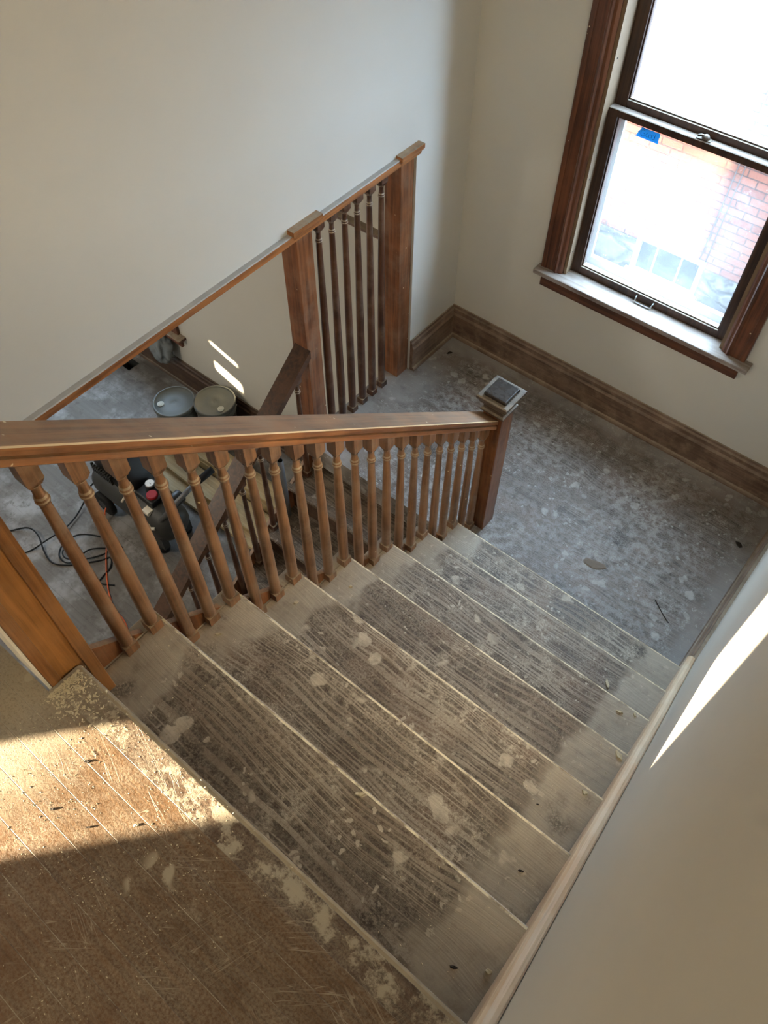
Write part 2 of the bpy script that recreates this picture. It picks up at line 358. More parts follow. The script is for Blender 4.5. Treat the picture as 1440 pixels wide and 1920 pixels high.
def tape_mat():
    t = NT('blue masking tape'); t.fin(srgb(74, 168, 240), 0.6, 0.3)      # thin crepe paper, daylight shines through it
    tl = t.new('ShaderNodeBsdfTranslucent'); tl.inputs[0].default_value = (*srgb(96, 196, 240), 1)
    mx = t.new('ShaderNodeMixShader'); mx.inputs[0].default_value = 0.6
    t.l.new(t.b.outputs[0], mx.inputs[1]); t.l.new(tl.outputs[0], mx.inputs[2]); t.l.new(mx.outputs[0], t.out.inputs[0]); return t.m
M['tape'] = tape_mat()
M['ink'] = plain('dark blue ink', srgb(16, 66, 132), 0.6)
M['tin'] = plain('galvanised duct', srgb(120, 124, 122), 0.35, 0.5, 0.8, var=0.3)
M['dark_void'] = plain('dark duct bottom', srgb(22, 22, 22), 0.9, 0.1)
M['poly'] = plain('grey plastic sheet', srgb(120, 126, 128), 0.25, 0.6, var=0.3, scale=8)
M['chip'] = plain('plaster chip', srgb(206, 194, 164), 0.85, 0.2, var=0.2)
M['chip_dark'] = plain('dark crumb', srgb(46, 38, 30), 0.8)
M['flake'] = plain('brown grey flake', srgb(124, 110, 96), 0.8, var=0.25, scale=40)
M['frame_white'] = plain('white basement frame', srgb(120, 124, 126), 0.6)
M['base_pane'] = plain('dull basement pane', srgb(46, 52, 52), 0.2, 0.6)
M['ground'] = plain('trodden yard earth', srgb(64, 62, 58), 0.9, 0.2, var=0.3, scale=5)
M['siding'] = plain('outer siding', srgb(150, 140, 128), 0.8, 0.2)
M['conduit'] = plain('thin black cable', srgb(70, 60, 56), 0.6)

# ------------------------------------------------------------------ mesh helpers
class MB:
    def __init__(s): s.v = []; s.f = []; s.mi = []; s.sm = []
    def face(s, idx, mi=0, smooth=False): s.f.append(tuple(idx)); s.mi.append(mi); s.sm.append(smooth)
    def box(s, a, b, mi=0, skip=()):
        x0, y0, z0 = a; x1, y1, z1 = b; n = len(s.v)
        s.v += [(x0, y0, z0), (x1, y0, z0), (x1, y1, z0), (x0, y1, z0), (x0, y0, z1), (x1, y0, z1), (x1, y1, z1), (x0, y1, z1)]
        for k, q in (('-z', (3, 2, 1, 0)), ('+z', (4, 5, 6, 7)), ('-y', (0, 1, 5, 4)), ('+x', (1, 2, 6, 5)), ('+y', (2, 3, 7, 6)), ('-x', (3, 0, 4, 7))):
            if k not in skip: s.face([n + i for i in q], mi)
        return s
    def prism(s, poly, ax, a, b, mi=0, mis=None, smooth=False):
        """closed outline swept along an axis; poly gives the two other coordinates in cyclic order (x: y,z; y: z,x -> given as x,z; z: x,y)"""
        n = len(s.v); k = len(poly)
        def pt(p, t): return (t, p[0], p[1]) if ax == 'x' else (p[0], t, p[1]) if ax == 'y' else (p[0], p[1], t)
        s.v += [pt(p, a) for p in poly] + [pt(p, b) for p in poly]
        area = sum(poly[i][0] * poly[(i + 1) % k][1] - poly[(i + 1) % k][0] * poly[i][1] for i in range(k))
        flip = (area < 0) != (ax == 'y')
        A = list(range(n, n + k)); B = list(range(n + k, n + 2 * k))
        s.face(A if flip else A[::-1], mi); s.face(B[::-1] if flip else B, mi)
        for i in range(k):
            j = (i + 1) % k; q = [A[i], A[j], B[j], B[i]]
            s.face(q[::-1] if flip else q, mis[i] if mis else mi, smooth)
        return s
    def lathe(s, prof, c=(0, 0, 0), seg=20, mi=0, mis=None, ax='z', cap=True, smooth=True):
        n = len(s.v); k = len(prof)
        for r, h in prof:
            for i in range(seg):
                t = 2 * math.pi * i / seg; a, b = r * math.cos(t), r * math.sin(t)
                s.v.append((c[0] + a, c[1] + b, c[2] + h) if ax == 'z' else (c[0] + h, c[1] + a, c[2] + b) if ax == 'x' else (c[0] + b, c[1] + h, c[2] + a))
        for j in range(k - 1):
            for i in range(seg):
                i2 = (i + 1) % seg
                s.face((n + j * seg + i, n + j * seg + i2, n + (j + 1) * seg + i2, n + (j + 1) * seg + i), mis[j] if mis else mi, smooth)
        if cap:
            s.face([n + i for i in range(seg)][::-1], mi); s.face([n + (k - 1) * seg + i for i in range(seg)], mi)
        return s
    def tube(s, pts, r, seg=8, mi=0, cap=True):
        pts = [Vector(p) for p in pts]; n = len(s.v); k = len(pts); up = None
        for i, p in enumerate(pts):
            d = (pts[min(i + 1, k - 1)] - pts[max(i - 1, 0)]).normalized()
            if up is None: up = d.orthogonal().normalized()
            up = (up - d * up.dot(d)).normalized(); w = d.cross(up)
            rr = r[i] if isinstance(r, (list, tuple)) else r
            for j in range(seg):
                t = 2 * math.pi * j / seg; s.v.append(tuple(p + up * (rr * math.cos(t)) + w * (rr * math.sin(t))))
        for i in range(k - 1):
            for j in range(seg):
                j2 = (j + 1) % seg
                s.face((n + i * seg + j, n + i * seg + j2, n + (i + 1) * seg + j2, n + (i + 1) * seg + j), mi, True)
        if cap:
            s.face([n + j for j in range(seg)][::-1], mi); s.face([n + (k - 1) * seg + j for j in range(seg)], mi)
        return s
    def build(s, name, mats, parent=None, bevel=0.0, bseg=2, origin=None, kind=None, **props):
        if not isinstance(mats, (list, tuple)): mats = [mats]
        xs = [v[0] for v in s.v]; ys = [v[1] for v in s.v]; zs = [v[2] for v in s.v]
        o0 = Vector(origin) if origin else Vector(((min(xs) + max(xs)) / 2, (min(ys) + max(ys)) / 2, min(zs)))
        me = bpy.data.meshes.new(name)
        me.from_pydata([tuple(Vector(v) - o0) for v in s.v], [], s.f)
        for m in mats: me.materials.append(m)
        for i, p in enumerate(me.polygons): p.material_index = s.mi[i]; p.use_smooth = s.sm[i]
        me.validate(); me.update()
        o = bpy.data.objects.new(name, me); COL.objects.link(o)
        W[o.name] = o0.copy()
        if parent: o.parent = parent; o.location = o0 - W[parent.name]
        else: o.location = o0
        if bevel:
            bm = o.modifiers.new('bevel', 'BEVEL'); bm.width = bevel; bm.segments = bseg; bm.limit_method = 'ANGLE'; bm.angle_limit = math.radians(40)
            bm.harden_normals = False
        if kind: o['kind'] = kind
        for k2, v2 in props.items(): o[k2] = v2
        return o
W = {}
def thing(name, loc, label, cat, group=None, kind=None):
    o = bpy.data.objects.new(name, None); COL.objects.link(o); o.empty_display_size = 0.1
    o.location = loc; W[o.name] = Vector(loc)
    if label: o['label'] = label
    if cat: o['category'] = cat
    if group: o['group'] = group
    if kind: o['kind'] = kind
    return o
def copy_thing(src, delta):
    def rec(o, par):
        c = o.copy(); COL.objects.link(c); W[c.name] = W[o.name] + (delta if par is None else Vector((0, 0, 0)))
        if par is None: c.location = o.location + delta
        else: c.parent = par
        for ch in list(o.children): rec(ch, c)
        return c
    return rec(src, None)
def box(name, a, b, m, parent=None, bevel=0.0, **kw): return MB().box(a, b).build(name, m, parent, bevel, **kw)
def struct(name, mb, m, bevel=0.0): return mb.build(name, m, None, bevel, kind='structure')
def wall_holes(name, plane, t0, t1, u0, u1, z0, z1, holes, m):
    """flat wall with rectangular openings; plane 'x' or 'y', thickness t0..t1, holes (u0,u1,z0,z1)"""
    mb = MB(); us = sorted({u0, u1} | {h[0] for h in holes} | {h[1] for h in holes}); zs = sorted({z0, z1} | {h[2] for h in holes} | {h[3] for h in holes})
    for i in range(len(us) - 1):
        for j in range(len(zs) - 1):
            cu, cz = (us[i] + us[i + 1]) / 2, (zs[j] + zs[j + 1]) / 2
            if any(h[0] < cu < h[1] and h[2] < cz < h[3] for h in holes): continue
            if plane == 'x': mb.box((t0, us[i], zs[j]), (t1, us[i + 1], zs[j + 1]))
            else: mb.box((us[i], t0, zs[j]), (us[i + 1], t1, zs[j + 1]))
    return mb.build(name, m, None, kind='structure')

# ------------------------------------------------------------------ shell of the house
WX0, WX1, WZ0, WZ1 = -0.478, 0.378, 0.735, 2.36          # landing window opening
wall_holes('wall_window', 'y', YW, YW + 0.20, XW - 0.12, XR + 0.12, -1.7, CEIL, [(WX0, WX1, WZ0, WZ1)], M['wall'])
HW = (-1.91, -1.345, 1.78, 3.20)                          # narrow hall window in the left wall (y0,y1,z0,z1)
mb = MB()
# left wall hangs over the lower flight: its underside is the header over the spindle screen
ZH = 1.372
mb.prism([(-0.05, 1.322), (2.522, 1.357), (2.522, CEIL), (-0.05, CEIL)], 'x', XW - 0.12, XW); mb.box((XW - 0.12, 2.522, -0.3), (XW, YW, CEIL))
struct('wall_left', mb, M['wall'])
wall_holes('wall_hall_left', 'x', XW - 0.12, XW, -3.3, -0.05, 1.30, CEIL, [HW], M['wall'])
struct('window_4', MB().box((XW - 0.085, -1.44, 1.78), (XW - 0.035, -1.405, 3.20)), M['white_paint'])
wall_holes('wall_hall_back', 'y', -3.4, -3.3, XW - 0.12, XR + 0.12, 1.30, CEIL, [], M['wall'])
# added unseen shell behind the hall window: blocks sky light, passes the sun beam
wall_holes('sky_baffle_west', 'x', -3.42, -3.30, -5.3, -0.5, 1.5, 4.8, [(-4.66, -3.86, 2.30, 3.95)], M['wall'])
struct('sky_baffle', MB().box((-3.42, -5.4, 1.5), (XW, -5.3, 4.8)).box((-3.42, -0.5, 1.54), (XW - 0.12, -0.4, 4.8)).box((XW - 0.12, -5.3, 1.3), (XW, -3.3, 4.8)).box((-3.42, -5.4, 4.8), (XW, -0.4, 4.9)).box((XW - 0.12, -3.3, CEIL), (XW, -0.4, 4.8)), M['wall'])
struct('sky_baffle_floor', MB().box((-3.3, -5.3, TOP - 0.03), (XW - 0.12, -0.5, TOP)), M['hall'])
struct('wall_right', MB().box((XR, -3.4, -1.7), (XR + 0.12, YW + 0.2, CEIL)), M['wall_right'])
struct('ceiling', MB().box((XW - 0.12, -3.4, CEIL), (XR + 0.12, YW + 0.2, CEIL + 0.12)), M['ceiling'])
# hall floor with its rounded nosing board
nos = []
for i in range(7):
    a = -math.pi / 2 + math.pi * i / 6; nos.append((-0.014 + 0.014 * math.cos(a), TOP - 0.014 + 0.014 * math.sin(a)))
pl = [(-3.3, TOP - 0.028)] + nos + [(-3.3, TOP)]
mis = [0] * len(pl); mis[5] = 1; mis[6] = 1
struct('floor_upper_hall', MB().prism(pl, 'x', -0.135, XR, 0, mis).prism([(-3.3, TOP - 0.028), (-0.09, TOP - 0.028), (-0.09, TOP), (-3.3, TOP)], 'x', XW, -0.135), [M['hall'], M['worn_dull']])
struct('ceiling_lower_room', MB().box((-4.55, -3.3, ZH - 0.03), (XW - 0.13, YL, ZH + 0.16)).box((XW - 0.13, -3.3, TOP - 0.2), (XR, -0.11, TOP - 0.03)), M['plaster'])
# landing
struct('floor_landing', MB().box((-0.235, 7 * G - 0.03, -0.14), (XR, YW, 0)).box((XW - 0.1, YE - 0.02, -0.14), (-0.235, YW, 0)), M['landing'])
# lower room
L2 = (-4.30, -3.47, -0.95, 0.85)
wall_holes('wall_lower_north', 'y', YL, YL + 0.18, -4.65, -1.214, LOW - 0.1, ZH + 1.5, [L2], M['low_wall'])
wall_holes('wall_lower_west', 'x', -4.65, -4.55, -3.4, YL, LOW - 0.1, ZH + 0.16, [(0.10, 0.52, -0.62, -0.305)], M['low_wall'])
mb = MB().box((-4.63, 0.08, -0.515), (-4.57, 0.51, -0.345))
mb.build('window_3', M['siding'], None, kind='structure')
struct('wall_lower_south', MB().box((-4.65, -3.4, LOW - 0.1), (XR, -3.3, ZH - 0.03)), M['low_wall'])
struct('wing_shade_block', MB().box((-4.65, 0.6, ZH + 0.16), (-1.35, YL - 0.02, ZH + 1.5)), M['siding'])  # added unseen block over the wing, keeps sun off part of the neighbour wall
VX0, VX1, VY0, VY1 = -4.06, -3.86, 2.235, 2.35        # floor opening of the duct
mb = MB()
for a, b in (((-4.65, -3.4), (VX0, YL)), ((VX1, -3.4), (XR, YL)), ((VX0, -3.4), (VX1, VY0)), ((VX0, VY1), (VX1, YL))):
    mb.box((a[0], a[1], LOW - 0.12), (b[0], b[1], LOW))
struct('floor_lower_room', mb, M['low_floor'])
# wall under the upper flight
mb = MB(); poly = [(-0.2, LOW), (YE - 0.03, LOW), (YE - 0.03, -0.14), (1.66, -0.05), (0.0, TOP - 0.30), (-0.2, TOP - 0.30)]
mb.prism(poly, 'x', -0.215, -0.195); struct('wall_under_stair', mb, M['low_wall'])

# baseboards: flat board, ogee cap, quarter round at the floor
def base_profile(h, t):
    pts = [(0, 0), (t + 0.014, 0), (t + 0.014, 0.010), (t + 0.009, 0.018), (t, 0.022), (t, h * 0.66), (t + 0.006, h * 0.68), (t + 0.006, h * 0.74), (t - 0.002, h * 0.80), (t - 0.004, h * 0.90), (t - 0.010, h * 0.94), (t - 0.012, h), (0, h)]
    return pts
def baseboard(name, wall, a, b, z, h, m, t=0.020):
    pr = base_profile(h, t)
    if wall == 'y': mb = MB().prism([(YW_ - d, z + q) for d, q in pr], 'x', a, b)
    elif wall == '+x': mb = MB().prism([(X_ + d, z + q) for d, q in pr], 'y', a, b)
    else: mb = MB().prism([(X_ - d, z + q) for d, q in pr], 'y', a, b)
    return struct(name, mb, m)
YW_ = YW; baseboard('baseboard_window', 'y', XW, XR, 0, 0.215, M['base'])
X_ = XW; baseboard('baseboard_left', '+x', 2.525, YW - 0.02, 0, 0.215, M['base_y'])
X_ = XR; baseboard('baseboard_right', '-x', 7 * G + 0.02, YW - 0.02, 0, 0.2, M['base_y'], 0.026)
YW_ = YL; baseboard('baseboard_lower_north', 'y', -4.55, -1.25, LOW, 0.27, wood('dark lower baseboard oak', srgb(58, 42, 32), srgb(84, 62, 48), srgb(92, 72, 58), 'X', dust=0.3, bloom=0.2, rough=0.4), 0.024)
# picture rail of the lower room
struct('trim_picture_rail', MB().prism([(YL, 0.845), (YL - 0.012, 0.845), (YL - 0.020, 0.866), (YL - 0.036, 0.872), (YL - 0.036, 0.884), (YL, 0.890)], 'x', -2.6, -1.216), M['base'])
# header trim along the underside of the left wall
mb = MB(); n = len(mb.v)
for y, z in ((-0.05, 1.333), (2.43, 1.368)):
    mb.v += [(XW - 0.13, y, z - 0.034), (XW + 0.025, y, z - 0.034), (XW + 0.025, y, z - 0.005), (XW + 0.022, y, z - 0.001), (XW - 0.13, y, z)]
for i in range(5): mb.face((n + i, n + 5 + i, n + 5 + (i + 1) % 5, n + (i + 1) % 5), 1 if i in (2, 3) else 0)
mb.face((n + 0, n + 1, n + 2, n + 3, n + 4)); mb.face((n + 9, n + 8, n + 7, n + 6, n + 5))
struct('trim_header', mb, [M['header'], plain('plaster dust on the ledge', srgb(182, 179, 174), 0.8, 0.2)])

# ------------------------------------------------------------------ landing window
win = thing('window_1', (-0.05, YW, WZ0), None, None, kind='structure')
def mould(name, x0, x1, z0, z1, m, inner):             # casing board with a bead towards the opening; inner = +1 when the opening is at x1
    d = 0.024; w = x1 - x0
    pr = [(0, 0), (0, d * 0.9), (0.004, d), (w * 0.22, d), (w * 0.24, d * 0.86), (w * 0.62, d * 0.86), (w * 0.66, d * 1.1), (w * 0.74, d * 1.25), (w * 0.80, d * 0.95), (w * 0.90, d * 0.8), (w, d * 0.5), (w, 0)]
    p = [((x0 + a) if inner > 0 else (x1 - a), YW - q) for a, q in pr]
    return MB().prism(p, 'z', z0, z1).build(name, m, win)
mould('casing', -0.595, WX0, WZ0 + 0.005, WZ1 + 0.12, M['casing'], 1)
mould('casing', WX1, 0.495, WZ0 + 0.005, WZ1 + 0.12, M['casing'], -1)
box('head_casing', (-0.595, YW - 0.026, WZ1), (0.495, YW, WZ1 + 0.12), M['casing_x'], win, 0.003)
# stool with horns, apron under it
mb = MB(); st = [(-0.612, 2.868), (0.530, 2.868), (0.530, YW), (WX1, YW), (WX1, YW + 0.05), (WX0, YW + 0.05), (WX0, YW), (-0.612, YW)]
mb.prism(st, 'z', 0.716, 0.741); mb.build('stool', M['stool'], win, 0.004)
box('apron', (-0.586, YW - 0.02, 0.628), (0.488, YW, 0.716), M['casing_x'], win, 0.003)
for s_, x in ((1, WX0), (-1, WX1)):
    box('jamb', (x - 0.004 if s_ > 0 else x - 0.016, YW - 0.004, WZ0), (x + 0.016 if s_ > 0 else x + 0.004, YW + 0.19, WZ1), M['track'], win)
    mb = MB()
    for z in (0.86, 1.24, 1.76): mb.lathe([(0.004, 0), (0.004, 0.0012), (0.002, 0.0016)], (0, 0, 0), 8, ax='y') if False else mb.box((x + s_ * 0.0155 - 0.002, YW + 0.016, z), (x + s_ * 0.0155 + 0.002, YW + 0.022, z + 0.006))
    mb.build('track_screw', M['black'], win)
box('head_jamb', (WX0, YW - 0.004, WZ1 - 0.02), (WX1, YW + 0.19, WZ1), M['track'], win)
def sash(name, x0, x1, y0, y1, z0, z1, st, tr, br, glass):
    s = MB()
    s.box((x0, y0, z0), (x0 + st, y1, z1)); s.box((x1 - st, y0, z0), (x1, y1, z1))
    s.box((x0 + st, y0, z0), (x1 - st, y1, z0 + br)); s.box((x0 + st, y0, z1 - tr), (x1 - st, y1, z1))
    # stepped glazing bead all around
    e = 0.006; gx0, gx1, gz0, gz1 = x0 + st, x1 - st, z0 + br, z1 - tr; ym = y0 + 0.010
    s.box((gx0, ym, gz0), (gx0 + e, y1, gz1)); s.box((gx1 - e, ym, gz0), (gx1, y1, gz1)); s.box((gx0, ym, gz0), (gx1, y1, gz0 + e)); s.box((gx0, ym, gz1 - e), (gx1, y1, gz1))
    o = s.build(name, M['sash'], win, 0.0015)
    if glass is M['glass_low']: box('dusty_ledge', (x0 + 0.002, y0 + 0.003, z1 - 0.001), (x1 - 0.002, y1 - 0.001, z1 + 0.0012), M['stool'], o)
    g = MB().box((gx0 + 0.002, y0 + 0.016, gz0 + 0.002), (gx1 - 0.002, y0 + 0.0175, gz1 - 0.002)).build('glass', glass, o)
    return o
low = sash('lower_sash', -0.463, 0.363, 2.985, 3.026, 0.716, 1.558, 0.047, 0.028, 0.064, M['glass_low'])
upp = sash('upper_sash', -0.463, 0.363, 3.030, 3.068, 1.535, 2.345, 0.054, 0.045, 0.052, M['glass_up'])
# storm frame and sloping sill outside
mb = MB()
for a, b in (((-0.463, 3.092, 0.72), (-0.420, 3.112, 2.34)), ((0.318, 3.092, 0.72), (0.363, 3.112, 2.34)), ((-0.42, 3.092, 1.485), (0.32, 3.112, 1.535)), ((-0.42, 3.092, 0.72), (0.32, 3.112, 0.775)), ((-0.42, 3.092, 2.30), (0.32, 3.112, 2.34))): mb.box(a, b)
mb.build('storm_frame', M['storm'], win, 0.002)
MB().prism([(3.026, 0.70), (3.026, 0.730), (3.23, 0.690), (3.23, 0.66)], 'x', -0.50, 0.40).build('outer_sill', M['ext_sill'], win)
# sash lift on the bottom rail, sash lock on the meeting rail
MB().tube([(-0.098, 2.984, 0.768), (-0.097, 2.972, 0.764), (-0.095, 2.963, 0.752), (-0.088, 2.960, 0.746), (-0.052, 2.960, 0.746), (-0.018, 2.960, 0.746), (-0.010, 2.963, 0.752), (-0.008, 2.972, 0.764), (-0.007, 2.984, 0.768)], 0.0035, 8).build('sash_lift', M['steel'], low)
lk = MB().box((-0.072, 2.992, 1.559), (-0.010, 3.016, 1.563)).lathe([(0.016, 0.005), (0.017, 0.010), (0.012, 0.018), (0.007, 0.022)], (-0.036, 3.004, 1.558), 14).tube([(-0.036, 3.004, 1.574), (-0.055, 2.997, 1.576), (-0.068, 2.993, 1.572)], 0.005, 8).build('sash_lock', M['cap_dusty'], low)

# ------------------------------------------------------------------ blue tape with pencilled word on the lower pane
yt = 2.985 + 0.0152
tp = MB(); P = [(-0.305, 1.520), (-0.222, 1.520), (-0.2185, 1.508), (-0.221, 1.495), (-0.218, 1.476), (-0.325, 1.477), (-0.317, 1.490), (-0.316, 1.500), (-0.308, 1.508)]
tp.prism(P, 'y', yt, yt + 0.0006)
tape = tp.build('masking_tape', M['tape'], None, label='torn piece of blue masking tape stuck on the top of the lower window pane', category='tape')
mb = MB()
def stroke(pts): mb.tube([(x, yt - 0.0002, z) for x, z in pts], 0.0007, 5)
def arc(cx, cz, rx, rz, a0, a1, n=10): return [(cx + rx * math.cos(math.radians(a0 + (a1 - a0) * i / n)), cz + rz * math.sin(math.radians(a0 + (a1 - a0) * i / n))) for i in range(n + 1)]
stroke(arc(-0.294, 1.498, 0.010, 0.013, 60, 330)); stroke([(-0.285, 1.492), (-0.285, 1.498), (-0.292, 1.498)])
stroke(arc(-0.274, 1.495, 0.006, 0.008, 0, 360)); stroke(arc(-0.260, 1.495, 0.006, 0.008, 0, 360)); stroke(arc(-0.246, 1.495, 0.006, 0.008, 0, 360)); stroke([(-0.239, 1.512), (-0.240, 1.487)])
mb.build('handwriting', M['ink'], tape)

# ------------------------------------------------------------------ upper staircase
stair = thing('staircase', (0.4, 0.8, 0), 'dusty dark wooden staircase going down from the hall floor to the landing', 'staircase')
def nose_poly(yb, yf, zt, th=0.028, r=0.010, n=5):
    q = [(yb, zt - th)]
    for i in range(n + 1):
        a = -math.pi / 2 + math.pi * i / n; q.append((yf - r + r * math.cos(a), zt - th / 2 + (th / 2) * math.sin(a)))
    q.append((yb, zt)); return q
def worn_mis(poly): m_ = [0] * len(poly); m_[5] = 1; return m_
for t in range(1, 8):
    zt = (8 - t) * RS; p = nose_poly((t - 1) * G - 0.03, t * G, zt)
    tr = MB().prism(p, 'x', -0.189, XS + 0.002, 0, worn_mis(p)).build('tread', [M['tread'], M['worn']], stair)
    q = nose_poly((t - 1) * G + 0.012, t * G, zt)
    MB().prism(q, 'x', -0.236, -0.191, 0, worn_mis(q)).build('return_nosing', [M['tread'], M['worn_dull']], tr, 0.004)
for t in range(0, 8):
    zt = (8 - t) * RS; yb = t * G - 0.03
    box('riser', (-0.20, yb - 0.02, zt - RS), (XS, yb, zt - 0.028), M['riser'], stair)
mb = MB()
mb.prism([(-0.02, TOP - 0.03), (7 * G - 0.05, RS - 0.03 - 0.02), (7 * G - 0.05, -0.14), (7 * G - 0.30, -0.14), (-0.02, TOP - 0.42)], 'x', -0.214, -0.196); mb.build('stringer', M['post'], stair)
sk = lambda y, h: (8 * RS - y / G * RS) + h
mb = MB()
ys = (-0.75, 7 * G + 0.06)
pr = [(XS, -0.22), (XR - 0.0015, -0.22), (XR - 0.0015, 0.052), (XR - 0.006, 0.058), (XS + 0.020, 0.060), (XS + 0.010, 0.055), (XS + 0.003, 0.044), (XS, 0.030)]
n = len(mb.v)
for y, yo in ((0.0, 0), (7 * G + 0.07, 0)): mb.v += [(x, y, sk(y, h)) for x, h in pr]
k = len(pr)
for i in range(k): mb.face((n + i, n + k + i, n + k + (i + 1) % k, n + (i + 1) % k))
mb.face([n + i for i in range(k)]); mb.face([n + k + i for i in range(k)][::-1])
so = mb.build('skirt_board', M['skirt'], stair); so.shadow_terminator_geometry_offset = 0.0
X_ = XR; baseboard('baseboard_hall_right', '-x', -3.3, -0.002, TOP, 0.085, M['skirt'], 0.030)

# ------------------------------------------------------------------ turned baluster
def baluster(parent, x, y, z0, zb, ztop, mats, s=0.019, seg=16, name='baluster', thin=1.0):
    """plinth on z0, square block from zb up into the rail at ztop, turned shaft with a ring between them"""
    mb = MB(); c = (x, y, 0)
    mb.box((x - s, y - s, z0), (x + s, y + s, z0 + 0.036))
    q = s - 0.002
    a = z0 + 0.036; L = zb - a
    k = thin
    prof = [(q, a), (q, a + 0.003), (0.0178 * k, a + 0.006), (0.0182 * k, a + 0.10 * L), (0.0183 * k, a + 0.25 * L), (0.0172 * k, a + 0.45 * L), (0.0148 * k, a + 0.68 * L), (0.0118 * k, zb - 0.066),
            (0.0116 * k, zb - 0.060), (0.0150, zb - 0.057), (0.0160, zb - 0.053), (0.0150, zb - 0.049), (0.0136, zb - 0.047), (0.0146, zb - 0.043), (0.0118, zb - 0.038),
            (0.0106, zb - 0.022), (0.0118, zb - 0.008), (0.0150, zb - 0.003), (0.0165, zb + 0.001)]
    mis = [0, 1, 0, 0, 0, 0, 0, 0, 0, 0, 1, 0, 0, 1, 0, 0, 0, 1]
    mb.lathe([(r, h) for r, h in prof], c, seg, 0, mis, cap=False)
    # square block with its undercut foot
    n = len(mb.v)
    for w, h in ((0.012, zb - 0.004), (s * 0.97, zb + 0.012), (s, zb + 0.016), (s, ztop)):
        mb.v += [(x - w, y - w, h), (x + w, y - w, h), (x + w, y + w, h), (x - w, y + w, h)]
    for j in range(3):
        for i in range(4): mb.face((n + 4 * j + i, n + 4 * j + (i + 1) % 4, n + 4 * j + 4 + (i + 1) % 4, n + 4 * j + 4 + i))
    mb.face((n + 12, n + 13, n + 14, n + 15)); mb.face((n + 3, n + 2, n + 1, n))
    return mb.build(name, mats, parent, origin=(x, y, z0))

def sloped(prof, y0, y1, zf, mats, name, parent, mis=None, smooth=False):
    """rail: cross-section (x, height above the line zf(y)) swept from y0 to y1"""
    mb = MB(); k = len(prof); N = 2; n = 0
    for i in range(N):
        y = y0 + (y1 - y0) * i / (N - 1); mb.v += [(x, y, zf(y) + h) for x, h in prof]
    for i in range(k): mb.face((i, (i + 1) % k, k + (i + 1) % k, k + i) if y1 < y0 else (i, k + i, k + (i + 1) % k, (i + 1) % k), mis[i] if mis else 0)
    mb.face(range(k)); mb.face([k + i for i in range(k)][::-1])
    o = mb.build(name, mats, parent)
    bm = bmesh.new(); bm.from_mesh(o.data); bmesh.ops.recalc_face_normals(bm, faces=bm.faces); bm.to_mesh(o.data); bm.free()
    return o

balus = thing('stair_balustrade', (-0.19, 0.9, 0.7), 'long oak handrail with slim turned balusters and newel posts beside the upper flight', 'balustrade')
RT = lambda y: 2.247 - 0.8205 * (y - 0.099)            # top of the handrail
pr = [(-0.142, 0.0), (-0.139, -0.004), (-0.139, -0.024), (-0.143, -0.027), (-0.152, -0.029), (-0.152, -0.033), (-0.143, -0.036), (-0.142, -0.054), (-0.147, -0.060), (-0.222, -0.060), (-0.228, -0.052), (-0.228, -0.034), (-0.225, -0.030), (-0.232, -0.022), (-0.232, -0.004), (-0.229, 0.0)]
mis = [1] + [0] * 15
sloped(pr, 0.036, 1.872, RT, [M['rail'], M['rail_edge']], 'handrail', balus, mis)
for n_ in range(1, 23):
    yf = 0.0275 + n_ * G / 3 + 0.019; t = n_ // 3 + 1
    z0 = max(0, (8 - t)) * RS
    zb = RT(yf) - 0.060 - 0.082
    baluster(balus, -0.188, yf, z0, zb, RT(yf) - 0.050 + 0.01, [M['balu'], M['balu_ring']])
# lower newel of the flight, with moulded cap
cx, cy = -0.171, 1.916; h_ = 0.0473
nw = MB().box((cx - h_, cy - h_, -0.0), (cx + h_, cy + h_, 0.815)).build('newel_post', M['post'], balus, 0.003)
def frus(mb, cx, cy, steps, mi=0):
    n = len(mb.v)
    for w, z in steps: mb.v += [(cx - w, cy - w, z), (cx + w, cy - w, z), (cx + w, cy + w, z), (cx - w, cy + w, z)]
    for j in range(len(steps) - 1):
        for i in range(4): mb.face((n + 4 * j + i, n + 4 * j + (i + 1) % 4, n + 4 * j + 4 + (i + 1) % 4, n + 4 * j + 4 + i), mi)
    e = n + 4 * (len(steps) - 1); mb.face((e, e + 1, e + 2, e + 3), mi); mb.face((n + 3, n + 2, n + 1, n), mi)
    return mb
frus(MB(), cx, cy, [(0.050, 0.813), (0.058, 0.817), (0.058, 0.824), (0.049, 0.830), (0.049, 0.850), (0.060, 0.860), (0.066, 0.872), (0.066, 0.880), (0.074, 0.886), (0.076, 0.892), (0.076, 0.902), (0.070, 0.906)]).build('newel_cap', M['cap_dusty'], nw, 0.0015)
frus(MB(), cx + 0.002, cy - 0.002, [(0.054, 0.905), (0.054, 0.918), (0.050, 0.922)]).build('cap_panel', M['cap_dark'], nw, 0.002)
# upper newel: larger, with a recessed panel
px0, px1, py0, py1 = -0.255, -0.140, -0.078, 0.037
ub = MB().box((px0, py0, 6 * RS + 0.10), (px1, py1, 2.75)).build('newel_post', M['post_big'], balus, 0.003)
mb = MB(); X0 = px1; f = 0.006
for a, b in (((X0 - 0.004, py0, TOP + 0.0), (X0 + f, py0 + 0.026, 2.70)), ((X0 - 0.004, py1 - 0.030, 7 * RS - 0.02), (X0 + f, py1, 2.70)), ((X0 - 0.004, py0 + 0.026, 2.62), (X0 + f, py1 - 0.03, 2.70))): mb.box(a, b)
mb.build('panel_frame', M['post_big'], ub, 0.002)
box('panel', (X0 - 0.002, py0 + 0.026, TOP), (X0 + 0.001, py1 - 0.03, 2.62), M['post_panel'], ub)
box('trim_strip', (px0, py0 - 0.007, TOP), (px1 + 0.004, py0 - 0.001, 2.70), M['white_paint'], ub)
